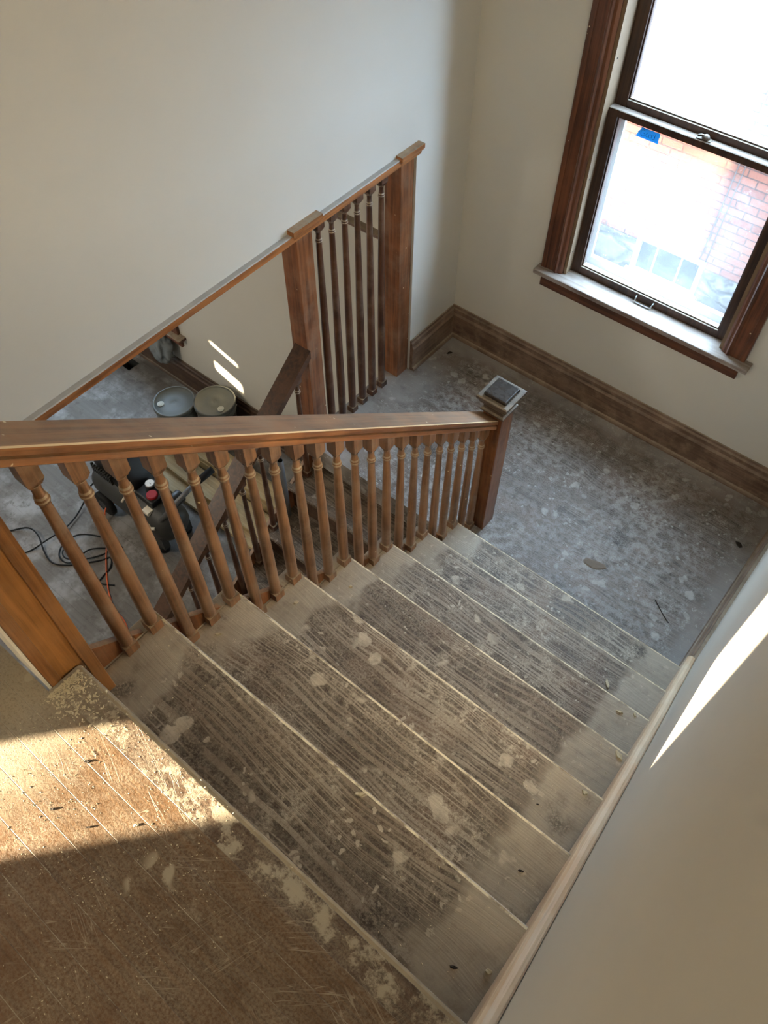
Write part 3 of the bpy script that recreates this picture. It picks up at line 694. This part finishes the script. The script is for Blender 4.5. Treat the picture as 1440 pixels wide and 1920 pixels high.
box('newel_cap', (px0 - 0.03, py0 - 0.03, 2.75), (px1 + 0.03, py1 + 0.03, 2.79), M['post_big'], ub, 0.006)

# ------------------------------------------------------------------ spindle screen on the landing (two posts, six spindles)
scr = thing('spindle_screen', (-1.165, 2.1, 0), 'tall oak screen of two square posts and six slim spindles at the landing edge', 'spindle screen')
sx0, sx1 = -1.214, -1.119
for y0, y1, zb_, c0, c1, lab in ((1.744, 1.839, -0.33, 1.690, 1.862, None), (2.425, 2.520, 0.0, 2.372, 2.532, None)):
    po = box('post', (sx0, y0, zb_), (sx1, y1, 1.335), M['post'], scr, 0.003)
    mb = MB(); n = 0
    for d, z in ((0.028, 1.318), (0.020, 1.326), (0.012, 1.332), (0.010, 1.345), (0.003, 1.352), (0.0, 1.358), (0.0, 1.378)):
        x1 = -1.070 - d; mb.v += [(sx0, c0 + d, z), (x1, c0 + d, z), (x1, c1 - d, z), (sx0, c1 - d, z)]
    for j in range(6):
        for i in range(4): mb.face((4 * j + i, 4 * j + (i + 1) % 4, 4 * j + 4 + (i + 1) % 4, 4 * j + 4 + i))
    mb.face((24, 25, 26, 27)); mb.face((3, 2, 1, 0)); mb.build('post_cap', M['header'], po, 0.001)
for i in range(6):
    y = 1.906 + i * 0.0836; ztr = 1.333 + 0.035 * (y + 0.05) / 2.48 - 0.030
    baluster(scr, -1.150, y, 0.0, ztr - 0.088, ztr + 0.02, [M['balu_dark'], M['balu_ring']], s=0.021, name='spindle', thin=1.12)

# ------------------------------------------------------------------ lower staircase and its rail
st2 = thing('staircase', (-0.7, 0.9, LOW), 'dim lower stair flight dropping from the landing under the upper flight', 'staircase')
LX0, LX1 = -1.195, -0.216
for k in range(1, 8):
    zt = -k * R2; yb = YE - (k - 1) * G2; yf = YE - k * G2
    p = [(2 * yf - y, z) for y, z in nose_poly(yf - (yb + 0.03 - yf), yf, zt)]
    MB().prism(p, 'x', LX0, LX1, 0).build('tread', [M['tread_low']], st2)
for k in range(0, 8):
    zt = -k * R2; yf = YE - k * G2 + 0.03
    box('riser', (LX0 + 0.02, yf - 0.002, zt - R2), (LX1, yf + 0.018, zt - 0.028), M['riser'], st2)
mb = MB(); mb.prism([(YE + 0.02, -0.03), (YE + 0.02, -0.33), (YE - 7 * G2, LOW), (YE - 8 * G2 + 0.05, LOW), (YE - 8 * G2 + 0.05, LOW + 0.16)], 'x', LX0 + 0.012, LX0 + 0.03)
mb.build('stringer', M['post'], st2)
bal2 = thing('stair_balustrade', (-1.15, 1.0, -0.3), 'dim flat oak handrail with dark spindles running down the lower flight', 'balustrade')
R2T = lambda y: 0.682 - 0.8205 * (1.72 - y)
pr = [(-1.195, 0.0), (-1.195, -0.045), (-1.185, -0.055), (-1.108, -0.055), (-1.100, -0.045), (-1.100, 0.0)]
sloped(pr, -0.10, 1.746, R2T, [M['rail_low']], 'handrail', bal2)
for i in range(11):
    y = 1.675 - 0.148 * i
    k = int((YE - y) / G2) + 1
    z0 = max(-k * R2, LOW)
    if i == 1:   # here a bare grey tube stands instead of the spindle
        continue
    zb = R2T(y) - 0.055 - 0.075
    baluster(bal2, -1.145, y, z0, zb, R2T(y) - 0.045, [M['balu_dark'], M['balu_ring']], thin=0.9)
box('newel_post', (-1.21, -0.20, LOW), (-1.09, -0.08, LOW + 1.15), M['post'], bal2, 0.003)
mb = MB(); c = (-1.145, 1.497, 0)
mb.lathe([(0.0165, -2 * R2), (0.0165, 0.100), (0.0135, 0.100), (0.0135, 0.0)], c, 18, 0, [0, 0, 1], cap=False)
mb.build('steel_tube', [M['grey_tube'], M['dark_void']], None, label='open-topped dark grey steel tube standing upright among the lower spindles', category='tube')

# ------------------------------------------------------------------ lower room things
wn2 = thing('window_2', (-3.84, YL, -0.95), None, None, kind='structure')
for x0, x1 in ((-3.475, -3.275), (-4.41, -4.29)): box('casing', (x0, YL - 0.026, -0.925), (x1, YL, 1.0), M['casing'], wn2, 0.004)
box('stool', (-4.47, YL - 0.075, -0.952), (-3.215, YL + 0.04, -0.925), M['casing_x'], wn2, 0.004)
box('apron', (-4.43, YL - 0.022, -1.045), (-3.265, YL, -0.952), M['casing_x'], wn2, 0.003)
mb = MB(); 
for a, b in (((-4.30, YL + 0.06, -0.95), (-4.25, YL + 0.10, 0.85)), ((-3.52, YL + 0.06, -0.95), (-3.47, YL + 0.10, 0.85)), ((-4.25, YL + 0.06, -0.95), (-3.52, YL + 0.10, -0.89)), ((-4.25, YL + 0.06, 0.0), (-3.52, YL + 0.10, 0.04)), ((-4.25, YL + 0.06, 0.80), (-3.52, YL + 0.10, 0.85))): mb.box(a, b)
s2 = mb.build('sash', M['sash'], wn2)
box('glass', (-4.25, YL + 0.079, -0.89), (-3.52, YL + 0.0805, 0.80), M['glass_low'], s2)

def bucket(x, y, rot, label):
    b = thing('bucket', (x, y, LOW), label, 'bucket', 'lidded buckets by the wall')
    c = (x, y, LOW); H = 0.365
    mb = MB().lathe([(0.130, 0.0), (0.134, 0.004), (0.147, H - 0.10), (0.153, H - 0.098), (0.153, H - 0.088), (0.148, H - 0.085), (0.150, H - 0.05), (0.156, H - 0.048), (0.156, H - 0.040), (0.151, H - 0.037), (0.151, H - 0.030)], c, 36)
    mb.build('body', M['bucket'], b)
    lid = MB().lathe([(0.158, H - 0.034), (0.162, H - 0.030), (0.162, H - 0.004), (0.158, H), (0.150, H), (0.147, H - 0.004), (0.145, H - 0.012), (0.06, H - 0.012), (0.015, H - 0.0135), (0.012, H - 0.015)], c, 40).build('lid', M['lid'], b)
    a = rot; px, py = x + 0.100 * math.cos(a), y + 0.100 * math.sin(a)
    MB().lathe([(0.026, H - 0.012), (0.026, H - 0.006), (0.021, H - 0.006), (0.020, H - 0.009), (0.015, H - 0.009), (0.014, H - 0.004), (0.010, H - 0.003), (0.008, H - 0.007)], (px, py, LOW), 20).build('spout_cap', M['ring'], lid)
    pts = []
    for i in range(15):
        t = math.pi * i / 14; r = 0.157
        pts.append((x + r * math.cos(a + 1.0 + t), y + r * math.sin(a + 1.0 + t), LOW + H - 0.07 - 0.10 * math.sin(t)))
    MB().tube(pts, 0.003, 6).build('bail_handle', M['steel'], b)
    return b
bucket(-2.985, 2.06, math.radians(232), 'grey lidded bucket on the lower floor, farther from the lower handrail, beside a twin bucket')
bucket(-2.752, 2.262, math.radians(345), 'grey lidded bucket on the lower floor, between its twin and the lower handrail')

# duct opening in the floor
dv = thing('floor_duct', ((VX0 + VX1) / 2, (VY0 + VY1) / 2, LOW), 'open rectangular duct hole cut in the lower room floor near the baseboard', 'floor vent')
mb = MB(); th = 0.004; d0 = LOW - 0.20
mb.box((VX0, VY0, d0), (VX0 + th, VY1, LOW + 0.003)); mb.box((VX1 - th, VY0, d0), (VX1, VY1, LOW + 0.003)); mb.box((VX0, VY0, d0), (VX1, VY0 + th, LOW + 0.003)); mb.box((VX0, VY1 - th, d0), (VX1, VY1, LOW + 0.003))
mb.build('duct_wall', M['tin'], dv)
box('duct_bottom', (VX0, VY0, d0 - 0.004), (VX1, VY1, d0), M['dark_void'], dv)

# crumpled plastic sheet against the baseboard
bm = bmesh.new(); bmesh.ops.create_icosphere(bm, subdivisions=4, radius=1)
for v in bm.verts:
    nn = mnoise.noise(v.co * 2.3) * 0.35 + abs(mnoise.noise(v.co * 5.1)) * 0.22
    v.co = v.co * (0.9 + nn); v.co.x *= 0.17; v.co.y *= 0.10; v.co.z *= 0.19
    v.co.z = max(v.co.z, -0.155)
me = bpy.data.meshes.new('plastic_sheet'); bm.to_mesh(me); bm.free(); me.materials.append(M['poly'])
for p in me.polygons: p.use_smooth = True
o = bpy.data.objects.new('plastic_sheet', me); COL.objects.link(o); o.location = (-3.47, YL - 0.092, -1.095); o.scale = (0.72, 0.72, 0.98)
o['label'] = 'crumpled grey plastic sheet hanging below the lower window stool above the baseboard'; o['category'] = 'plastic sheet'

# pine boards stacked on the lower floor
def board(x0, x1, y0, y1, z0, h, rot, label):
    o = box('pine_board', (x0, y0, z0), (x1, y1, z0 + h), M['pine'], None, 0.003)
    o['label'] = label; o['category'] = 'board'; o['group'] = 'new pine boards in the lower room'
    o.rotation_euler = (0, 0, rot); return o
zl = LOW
board(-3.05, -1.50, 1.60, 1.74, zl, 0.038, 0.03, 'new pine board flat on the floor right behind the air compressor, front of stack')
board(-2.95, -1.42, 1.755, 1.895, zl, 0.038, 0.02, 'second new pine board from the compressor, flat on the floor')
board(-2.80, -1.38, 1.915, 2.005, zl, 0.088, 0.015, 'pine timber on edge behind the two flat floor boards, lower of two')
board(-2.75, -1.36, 2.02, 2.11, zl, 0.088, 0.02, 'pine timber at the back of the stack, nearest the lower baseboard')
board(-2.70, -1.40, 1.93, 2.07, zl + 0.089, 0.038, 0.03, 'pine board laid on top of the two timbers, topmost of the stack')
board(-2.86, -1.46, 1.70, 1.79, zl + 0.039, 0.038, -0.02, 'narrow pine board resting on the flat boards behind the compressor')

# air compressor
AX, AY = -2.56, 1.33
ac = thing('air_compressor', (AX, AY, LOW), 'black portable air compressor with tank and two white gauges on the lower floor', 'air compressor')
tz = LOW + 0.205; r = 0.115
MB().lathe([(0.02, -0.34), (0.07, -0.332), (0.10, -0.31), (r, -0.27), (r, 0.27), (0.10, 0.31), (0.07, 0.332), (0.02, 0.34)], (AX, AY, tz), 28, ax='x').build('tank', M['black_dull'], ac)
# moulded shroud over motor and pump
bm = bmesh.new(); bmesh.ops.create_cube(bm, size=1)
bmesh.ops.subdivide_edges(bm, edges=bm.edges, cuts=5, use_grid_fill=True)
for v in bm.verts:
    x, y, z = v.co * 2
    s_ = 1 - 0.20 * max(0, z) * (0.4 + 0.6 * abs(x)) ; k = (1 - 0.10 * (abs(x) ** 4 + abs(y) ** 4))
    v.co = Vector((x * 0.185 * k * (1 - 0.18 * max(0, z)) - 0.03 * z, y * 0.125 * k * s_, z * 0.125 * (1 - 0.14 * abs(x) ** 3 - 0.10 * abs(y) ** 3)))
me = bpy.data.meshes.new('motor_cover'); bm.to_mesh(me); bm.free(); me.materials.append(M['black'])
for p in me.polygons: p.use_smooth = True
mc = bpy.data.objects.new('motor_cover', me); COL.objects.link(mc); W['motor_cover'] = Vector((AX - 0.15, AY + 0.05, tz + 0.19)); mc.parent = ac; mc.location = W['motor_cover'] - W[ac.name]
sb = mc.modifiers.new('sub', 'SUBSURF'); sb.levels = 1; sb.render_levels = 2
box('badge', (AX - 0.20, AY + 0.00, tz + 0.285), (AX - 0.14, AY + 0.05, tz + 0.322), M['red'], ac, 0.006)
box('rating_label', (AX - 0.345, AY - 0.01, tz + 0.19), (AX - 0.325, AY + 0.05, tz + 0.24), M['label'], ac, 0.002)
mb = MB()
for i in range(9): mb.box((AX - 0.26 + i * 0.02, AY - 0.085, tz + 0.13), (AX - 0.25 + i * 0.02, AY - 0.070, tz + 0.20))
mb.build('vent_grille', M['black_dull'], ac)
for gx, gy in ((AX + 0.095, AY + 0.045), (AX + 0.145, AY + 0.075)):
    g = MB().lathe([(0.010, 0.0), (0.028, 0.012), (0.028, 0.026), (0.025, 0.028)], (gx, gy, tz + 0.150), 20).build('gauge', M['steel'], ac)
    fa = MB().lathe([(0.0245, 0.0284), (0.0245, 0.0292)], (gx, gy, tz + 0.150), 20).build('dial', M['dial'], g)
    MB().box((gx - 0.001, gy - 0.002, tz + 0.1796), (gx + 0.014, gy + 0.0005, tz + 0.1806)).build('needle', M['black'], fa)
MB().lathe([(0.03, 0), (0.033, 0.004), (0.033, 0.034), (0.028, 0.04)], (AX + 0.155, AY + 0.005, tz + 0.128), 18).build('regulator_knob', M['red'], ac)
MB().box((AX + 0.05, AY - 0.04, tz + 0.10), (AX + 0.20, AY + 0.09, tz + 0.15)).build('manifold', M['black'], ac, 0.01)
MB().tube([(AX + 0.03, AY - 0.02, tz + 0.12), (AX + 0.00, AY - 0.07, tz + 0.10), (AX - 0.02, AY - 0.10, tz + 0.05)], 0.008, 8).build('brass_pipe', M['label'], ac)
box('warning_label', (AX + 0.155, AY - 0.085, tz + 0.087), (AX + 0.205, AY - 0.045, tz + 0.112), M['label'], ac, 0.001)
MB().tube([(AX + 0.20, AY - 0.10, tz + 0.04), (AX + 0.24, AY - 0.12, tz + 0.045), (AX + 0.27, AY - 0.105, tz + 0.05)], 0.010, 10).build('drain_pipe', M['label'], ac)
MB().tube([(AX + 0.28, AY - 0.06, tz + 0.09), (AX + 0.33, AY + 0.05, tz + 0.20), (AX + 0.37, AY + 0.16, tz + 0.28)], 0.015, 12).build('handle', M['grey_tube'], ac)
MB().tube([(AX + 0.365, AY + 0.150, tz + 0.272), (AX + 0.41, AY + 0.27, tz + 0.335)], 0.020, 12).build('handle_grip', M['rubber'], ac)
MB().lathe([(0.035, -0.05), (0.04, -0.045), (0.04, 0.045), (0.035, 0.05)], (AX + 0.265, AY + 0.07, tz + 0.135), 16, ax='y').build('pump_head', M['black'], ac)
for wy in (AY - 0.135, AY + 0.10):
    w_ = MB().lathe([(0.02, -0.018), (0.078, -0.018), (0.085, -0.012), (0.085, 0.012), (0.078, 0.018), (0.02, 0.018)], (AX - 0.22, wy + 0.018, LOW + 0.085), 24, ax='y').build('wheel', M['rubber'], ac)
    MB().lathe([(0.038, -0.020), (0.038, 0.020)], (AX - 0.22, wy + 0.018, LOW + 0.085), 18, ax='y').build('hub', M['black_dull'], w_)
for fy in (AY - 0.085, AY + 0.085):
    MB().lathe([(0.030, 0.0), (0.034, 0.006), (0.032, 0.05), (0.022, 0.056)], (AX + 0.245, fy, LOW), 16).build('foot', M['rubber'], ac)
    box('foot_bracket', (AX + 0.20, fy - 0.02, LOW + 0.05), (AX + 0.29, fy + 0.02, tz - 0.05), M['black_dull'], ac)

ac.scale = (1.22, 1.22, 1.22)
def smooth_path(pts, n=8):
    out = []
    P = [Vector(p) for p in pts]; P = [P[0] * 2 - P[1]] + P + [P[-1] * 2 - P[-2]]
    for i in range(1, len(P) - 2):
        for j in range(n):
            t = j / n; a, b, c, d = P[i - 1], P[i], P[i + 1], P[i + 2]
            out.append(0.5 * ((2 * b) + (c - a) * t + (2 * a - 5 * b + 4 * c - d) * t * t + (3 * b - a - 3 * c + d) * t ** 3))
    out.append(P[-2]); return out
z = LOW + 0.006
cord = [(-2.93, 1.30, LOW + 0.24), (-2.99, 1.19, LOW + 0.16), (-3.00, 1.10, LOW + 0.05), (-2.96, 0.98, z + 0.02), (-2.934, 0.863, z + 0.03), (-2.95, 0.72, z + 0.03), (-2.99, 0.60, z), (-3.05, 0.52, z), (-3.20, 0.48, z), (-3.28, 0.55, z), (-3.24, 0.622, z), (-3.148, 0.71, z + 0.02), (-3.02, 0.71, z + 0.04), (-2.90, 0.66, z + 0.01), (-2.785, 0.64, z), (-2.68, 0.70, z), (-2.60, 0.79, z), (-2.53, 0.88, z), (-2.50, 0.93, z), (-2.44, 0.88, z), (-2.42, 0.80, z), (-2.40, 0.70, z)]
MB().tube(smooth_path(cord), 0.0058, 8).build('power_cord', M['rubber'], None, label='black power cord trailing in a big loop from the compressor across the lower floor', category='cord')
cord2 = [(-2.50, 1.04, z), (-2.60, 1.02, z + 0.02), (-2.72, 0.97, z + 0.03), (-2.82, 0.90, z + 0.02), (-2.86, 0.80, z), (-2.80, 0.71, z), (-2.70, 0.70, z + 0.012), (-2.65, 0.77, z + 0.014), (-2.70, 0.83, z), (-2.78, 0.82, z), (-2.80, 0.75, z + 0.014), (-2.72, 0.72, z + 0.026), (-2.62, 0.80, z + 0.02), (-2.57, 0.90, z), (-2.55, 0.97, z), (-2.59, 0.96, z), (-2.66, 0.86, z + 0.02), (-2.64, 0.74, z + 0.01), (-2.52, 0.70, z), (-2.40, 0.74, z), (-2.30, 0.80, z)]
MB().tube(smooth_path(cord2), 0.0055, 8).build('air_hose', M['rubber'], None, label='thin black hose coiled in small loops on the lower floor inside the cord loop', category='hose')
oc = [(-2.76, 1.24, LOW + 0.13), (-2.80, 1.17, LOW + 0.10), (-2.77, 1.11, LOW + 0.04), (-2.704, 1.076, z), (-2.62, 1.00, z + 0.01), (-2.552, 0.932, z), (-2.45, 0.85, z), (-2.354, 0.781, z), (-2.25, 0.72, z), (-2.146, 0.68, z), (-2.02, 0.66, z), (-1.90, 0.60, z)]
MB().tube(smooth_path(oc), 0.0055, 8).build('extension_cord', M['orange'], None, label='orange extension cord running from the compressor over the lower floor', category='cord')

# ------------------------------------------------------------------ crumbs, chips and flakes lying about
def chip(name, x, y, z0, sx, sy, h, m, label, cat, group=None, rot=None, n=9):
    mb = MB(); rr = random.Random(hash((round(x, 3), round(y, 3))) & 0xffff); a0 = rr.random() * 6 if rot is None else rot
    pts = []
    for i in range(n):
        a = 2 * math.pi * i / n; k = 0.72 + 0.5 * rr.random(); u, v = sx * k * math.cos(a), sy * k * math.sin(a)
        pts.append((x + u * math.cos(a0) - v * math.sin(a0), y + u * math.sin(a0) + v * math.cos(a0)))
    k = len(pts); mb.v += [(p[0], p[1], z0) for p in pts] + [(x + (p[0] - x) * 0.8, y + (p[1] - y) * 0.8, z0 + h * (0.7 + 0.6 * rr.random())) for p in pts] + [(x, y, z0 + h)]
    for i in range(k):
        j = (i + 1) % k; mb.face((i, j, k + j, k + i)); mb.face((k + i, k + j, 2 * k))
    mb.face(list(range(k))[::-1])
    o = mb.build(name, m); o['label'] = label; o['category'] = cat
    if group: o['group'] = group
    return o
chip('plaster_flake', 0.412, 2.048, 0.0, 0.052, 0.030, 0.004, M['flake'], 'flat brown grey flake lying in the middle of the landing floor', 'flake', rot=0.3, n=11)
chip('dark_crumb', 0.905, 2.60, 0.0, 0.022, 0.013, 0.006, M['chip_dark'], 'dark crumb on the landing floor near the right wall', 'crumb', rot=-0.6)
chip('dark_crumb', -0.585, 2.80, 0.0, 0.020, 0.008, 0.005, M['chip_dark'], 'dark crumb on the landing below the window baseboard, behind the newel cap', 'crumb', rot=0.1)
chip('dark_crumb', -1.005, 2.78, 0.0, 0.018, 0.007, 0.005, M['chip_dark'], 'dark sliver on the landing floor in the corner by the spindle screen', 'crumb', rot=1.0)
MB().tube([(0.735, 2.06, 0.003), (0.79, 2.02, 0.004), (0.84, 1.99, 0.003)], 0.0018, 5).build('twig', M['chip_dark'], None, label='thin dark twig on the landing floor near the bottom step and right wall', category='twig')
tz_ = lambda t: (8 - t) * RS
cg = 'plaster chips on the stair boards'
for t, x, y, a, b, lab, rot in (
        (4, 0.955, 0.955, 0.022, 0.010, 'long pale plaster chip on the stair next to the skirt, the largest chip there', -0.5),
        (3, 0.930, 0.712, 0.009, 0.007, 'round pale plaster chip sitting on a stair nosing near the skirt', 0),
        (6, 0.790, 1.345, 0.022, 0.008, 'long pale plaster chip on the second step above the landing', -0.9),
        (5, 0.884, 1.180, 0.012, 0.005, 'thin pale plaster chip on the third step above the landing', 0.2),
        (6, 0.925, 1.300, 0.007, 0.005, 'small pale plaster chip by the skirt on the second step above the landing', 0.6),
        (5, 0.930, 1.205, 0.009, 0.005, 'pale plaster chip by the skirt on the third step above the landing', -0.8),
        (1, 0.962, 0.120, 0.008, 0.006, 'small plaster chip near the skirt on the topmost stair board', 0.2),
        (1, 0.520, 0.225, 0.013, 0.006, 'plaster chip at the nosing in the middle of the topmost stair board', 0.7),
        (4, -0.100, 0.880, 0.008, 0.005, 'pale plaster chip on the dusty board end beside the balusters', 0.3),
        (3, -0.120, 0.640, 0.010, 0.006, 'pale plaster chip on the dusty end of the third stair, by a baluster plinth', 1.2),
        (2, -0.135, 0.350, 0.012, 0.004, 'thin plaster chip beside a baluster plinth on the second stair', 0.8)):
    chip('plaster_chip', x, y, tz_(t), a, b, 0.005, M['chip'], lab, 'chip', cg, rot)
for t, x, y, a, lab in ((1, 0.90, 0.08, 0.010, 'dark wood sliver on the topmost stair near the skirt'), (2, 0.905, 0.375, 0.008, 'dark crumb on the second stair near the skirt'), (3, 0.845, 0.600, 0.005, 'dark crumb on the third stair near the skirt')):
    chip('dark_crumb', x, y, tz_(t), a, a * 0.35, 0.003, M['chip_dark'], lab, 'crumb', 'dark crumbs on the stair', 0.4)
for i, (x, y, a, b, lab) in enumerate(((0.062, -0.135, 0.009, 0.004, 'dark chip standing in the sunlit strip of the hall floor, nearest the newel post'), (0.085, -0.245, 0.005, 0.003, 'dark chip in the sunlit strip at the left edge of the picture'), (0.172, -0.22, 0.007, 0.0022, 'narrow dark chip in the middle of the sunlit strip'), (0.245, -0.155, 0.006, 0.004, 'pale chip casting a shadow near the lower edge of the sunlit strip'))):
    chip('floor_chip', x, y, TOP, a, b, 0.0028, M['chip'] if i == 3 else M['chip_dark'], lab, 'chip', 'chips on the hall floor', 0.7)
rr = random.Random(5)
mb = MB()                                                # plaster grit strewn over the hall floor boards and stair, too fine to count
def grit(x, y, z, s):
    n = len(mb.v); a = rr.random() * 3; e = 0.4 + rr.random() * 1.4
    for i in range(4):
        t = a + i * math.pi / 2; mb.v.append((x + s * e * math.cos(t) * (1 if i % 2 else 0.5), y + s * e * math.sin(t) * (1 if i % 2 else 0.5), z))
    mb.v.append((x, y, z + s * (0.4 + 0.7 * rr.random())))
    for i in range(4): mb.face((n + i, n + (i + 1) % 4, n + 4))
    mb.face((n + 3, n + 2, n + 1, n))
for i in range(1900):
    x = rr.uniform(-0.13, 0.55); y = rr.uniform(-0.5, -0.006)
    w = mnoise.noise(Vector((x * 9, y * 9, 3))) + 0.30 * (x < 0.12) + 0.25 * (y > -0.07)
    if w < 0.05 and rr.random() < 0.8: continue
    grit(x, y, TOP, rr.uniform(0.0006, 0.0019))
for i in range(700):
    u = rr.random() ** 2; grit(-0.125 + 0.20 * u * rr.random(), -0.10 + 0.085 * rr.random() + rr.gauss(0, 0.02) * u, TOP, rr.uniform(0.0010, 0.0042))
for i in range(1500):
    t = rr.randint(1, 7); x = rr.choice([rr.uniform(-0.16, 0.15), rr.uniform(0.0, 0.97), rr.uniform(0.7, 0.975)]); y = (t - 1) * G + rr.uniform(-0.01, 0.235)
    grit(x, y, tz_(t), rr.uniform(0.0006, 0.0020))
o = mb.build('plaster_grit', M['chip'], None, kind='stuff'); o['label'] = 'fine pale plaster grit strewn over the hall floor boards and the stair'; o['category'] = 'grit'

# ------------------------------------------------------------------ outside: neighbour house, yard
YF = 7.0
struct('ground', MB().box((-14, 3.2, -2.5), (8, YF + 0.3, -2.4)), M['ground'])
nh = thing('neighbour_house', (-1.5, YF, -2.4), 'sunlit red brick house wall on a rubble stone base seen through the window', 'house')
BX0, BX1, BZ0, BZ1 = -1.56, -0.80, -2.14, -1.72
def facade(name, y, z0, z1, hole, m):
    mb = MB(); us = [-14, hole[0], hole[1], 8]; zs = sorted({z0, z1, *[v for v in hole[2:] if z0 < v < z1]})
    for i in range(3):
        for j in range(len(zs) - 1):
            if i == 1 and hole[2] - 1e-4 <= zs[j] and zs[j + 1] <= hole[3] + 1e-4: continue
            mb.box((us[i], y, zs[j]), (us[i + 1], y + 0.25, zs[j + 1]))
    return mb.build(name, m, nh)
facade('brick_wall', YF, -1.80, 1.3, (BX0, BX1, BZ0, BZ1), M['brick'])
facade('foundation', YF - 0.03, -2.4, -1.80, (BX0, BX1, BZ0, BZ1), M['stone'])
mb = MB(); e = 0.055; yw = YF - 0.02
for a, b in (((BX0, yw, BZ0), (BX0 + e, yw + 0.10, BZ1)), ((BX1 - e, yw, BZ0), (BX1, yw + 0.10, BZ1)), ((BX0 + e, yw, BZ1 - e), (BX1 - e, yw + 0.10, BZ1)), ((BX0 - 0.03, yw - 0.05, BZ0 - 0.03), (BX1 + 0.03, yw + 0.10, BZ0 + 0.03)), ((-1.335, yw + 0.03, BZ0 + 0.03), (-1.315, yw + 0.07, BZ1 - e)), ((-1.06, yw + 0.03, BZ0 + 0.03), (-1.04, yw + 0.07, BZ1 - e))): mb.box(a, b)
bw_ = mb.build('basement_window_frame', M['frame_white'], nh)
box('pane', (BX0 + e, yw + 0.045, BZ0 + 0.03), (BX1 - e, yw + 0.05, BZ1 - e), M['base_pane'], bw_)
mb = MB()
for x in (-0.80, -0.86): mb.tube([(x, YF - 0.008, 1.3), (x + 0.01, YF - 0.008, -0.4), (x - 0.02, YF - 0.008, -1.85)], 0.006, 6)
mb.build('wall_cable', M['conduit'], nh)
# added unseen board to the west: shades the foot of the neighbour wall
struct('yard_shade_board', MB().box((-12, 4.7, -2.4), (-2.3, 4.75, -1.2)), M['siding'])

# portals guide daylight sampling at the windows and the added shell's opening
portal('daylight_landing_window', (-0.05, YW + 0.28, 1.55), (-math.pi / 2, 0, 0), 0.95, 1.75)
portal('daylight_lower_window', (-3.84, YL + 0.22, -0.05), (-math.pi / 2, 0, 0), 0.98, 1.9)
portal('daylight_baffle_opening', (-3.44, -4.26, 3.12), (0, -math.pi / 2, 0), 1.7, 0.85)
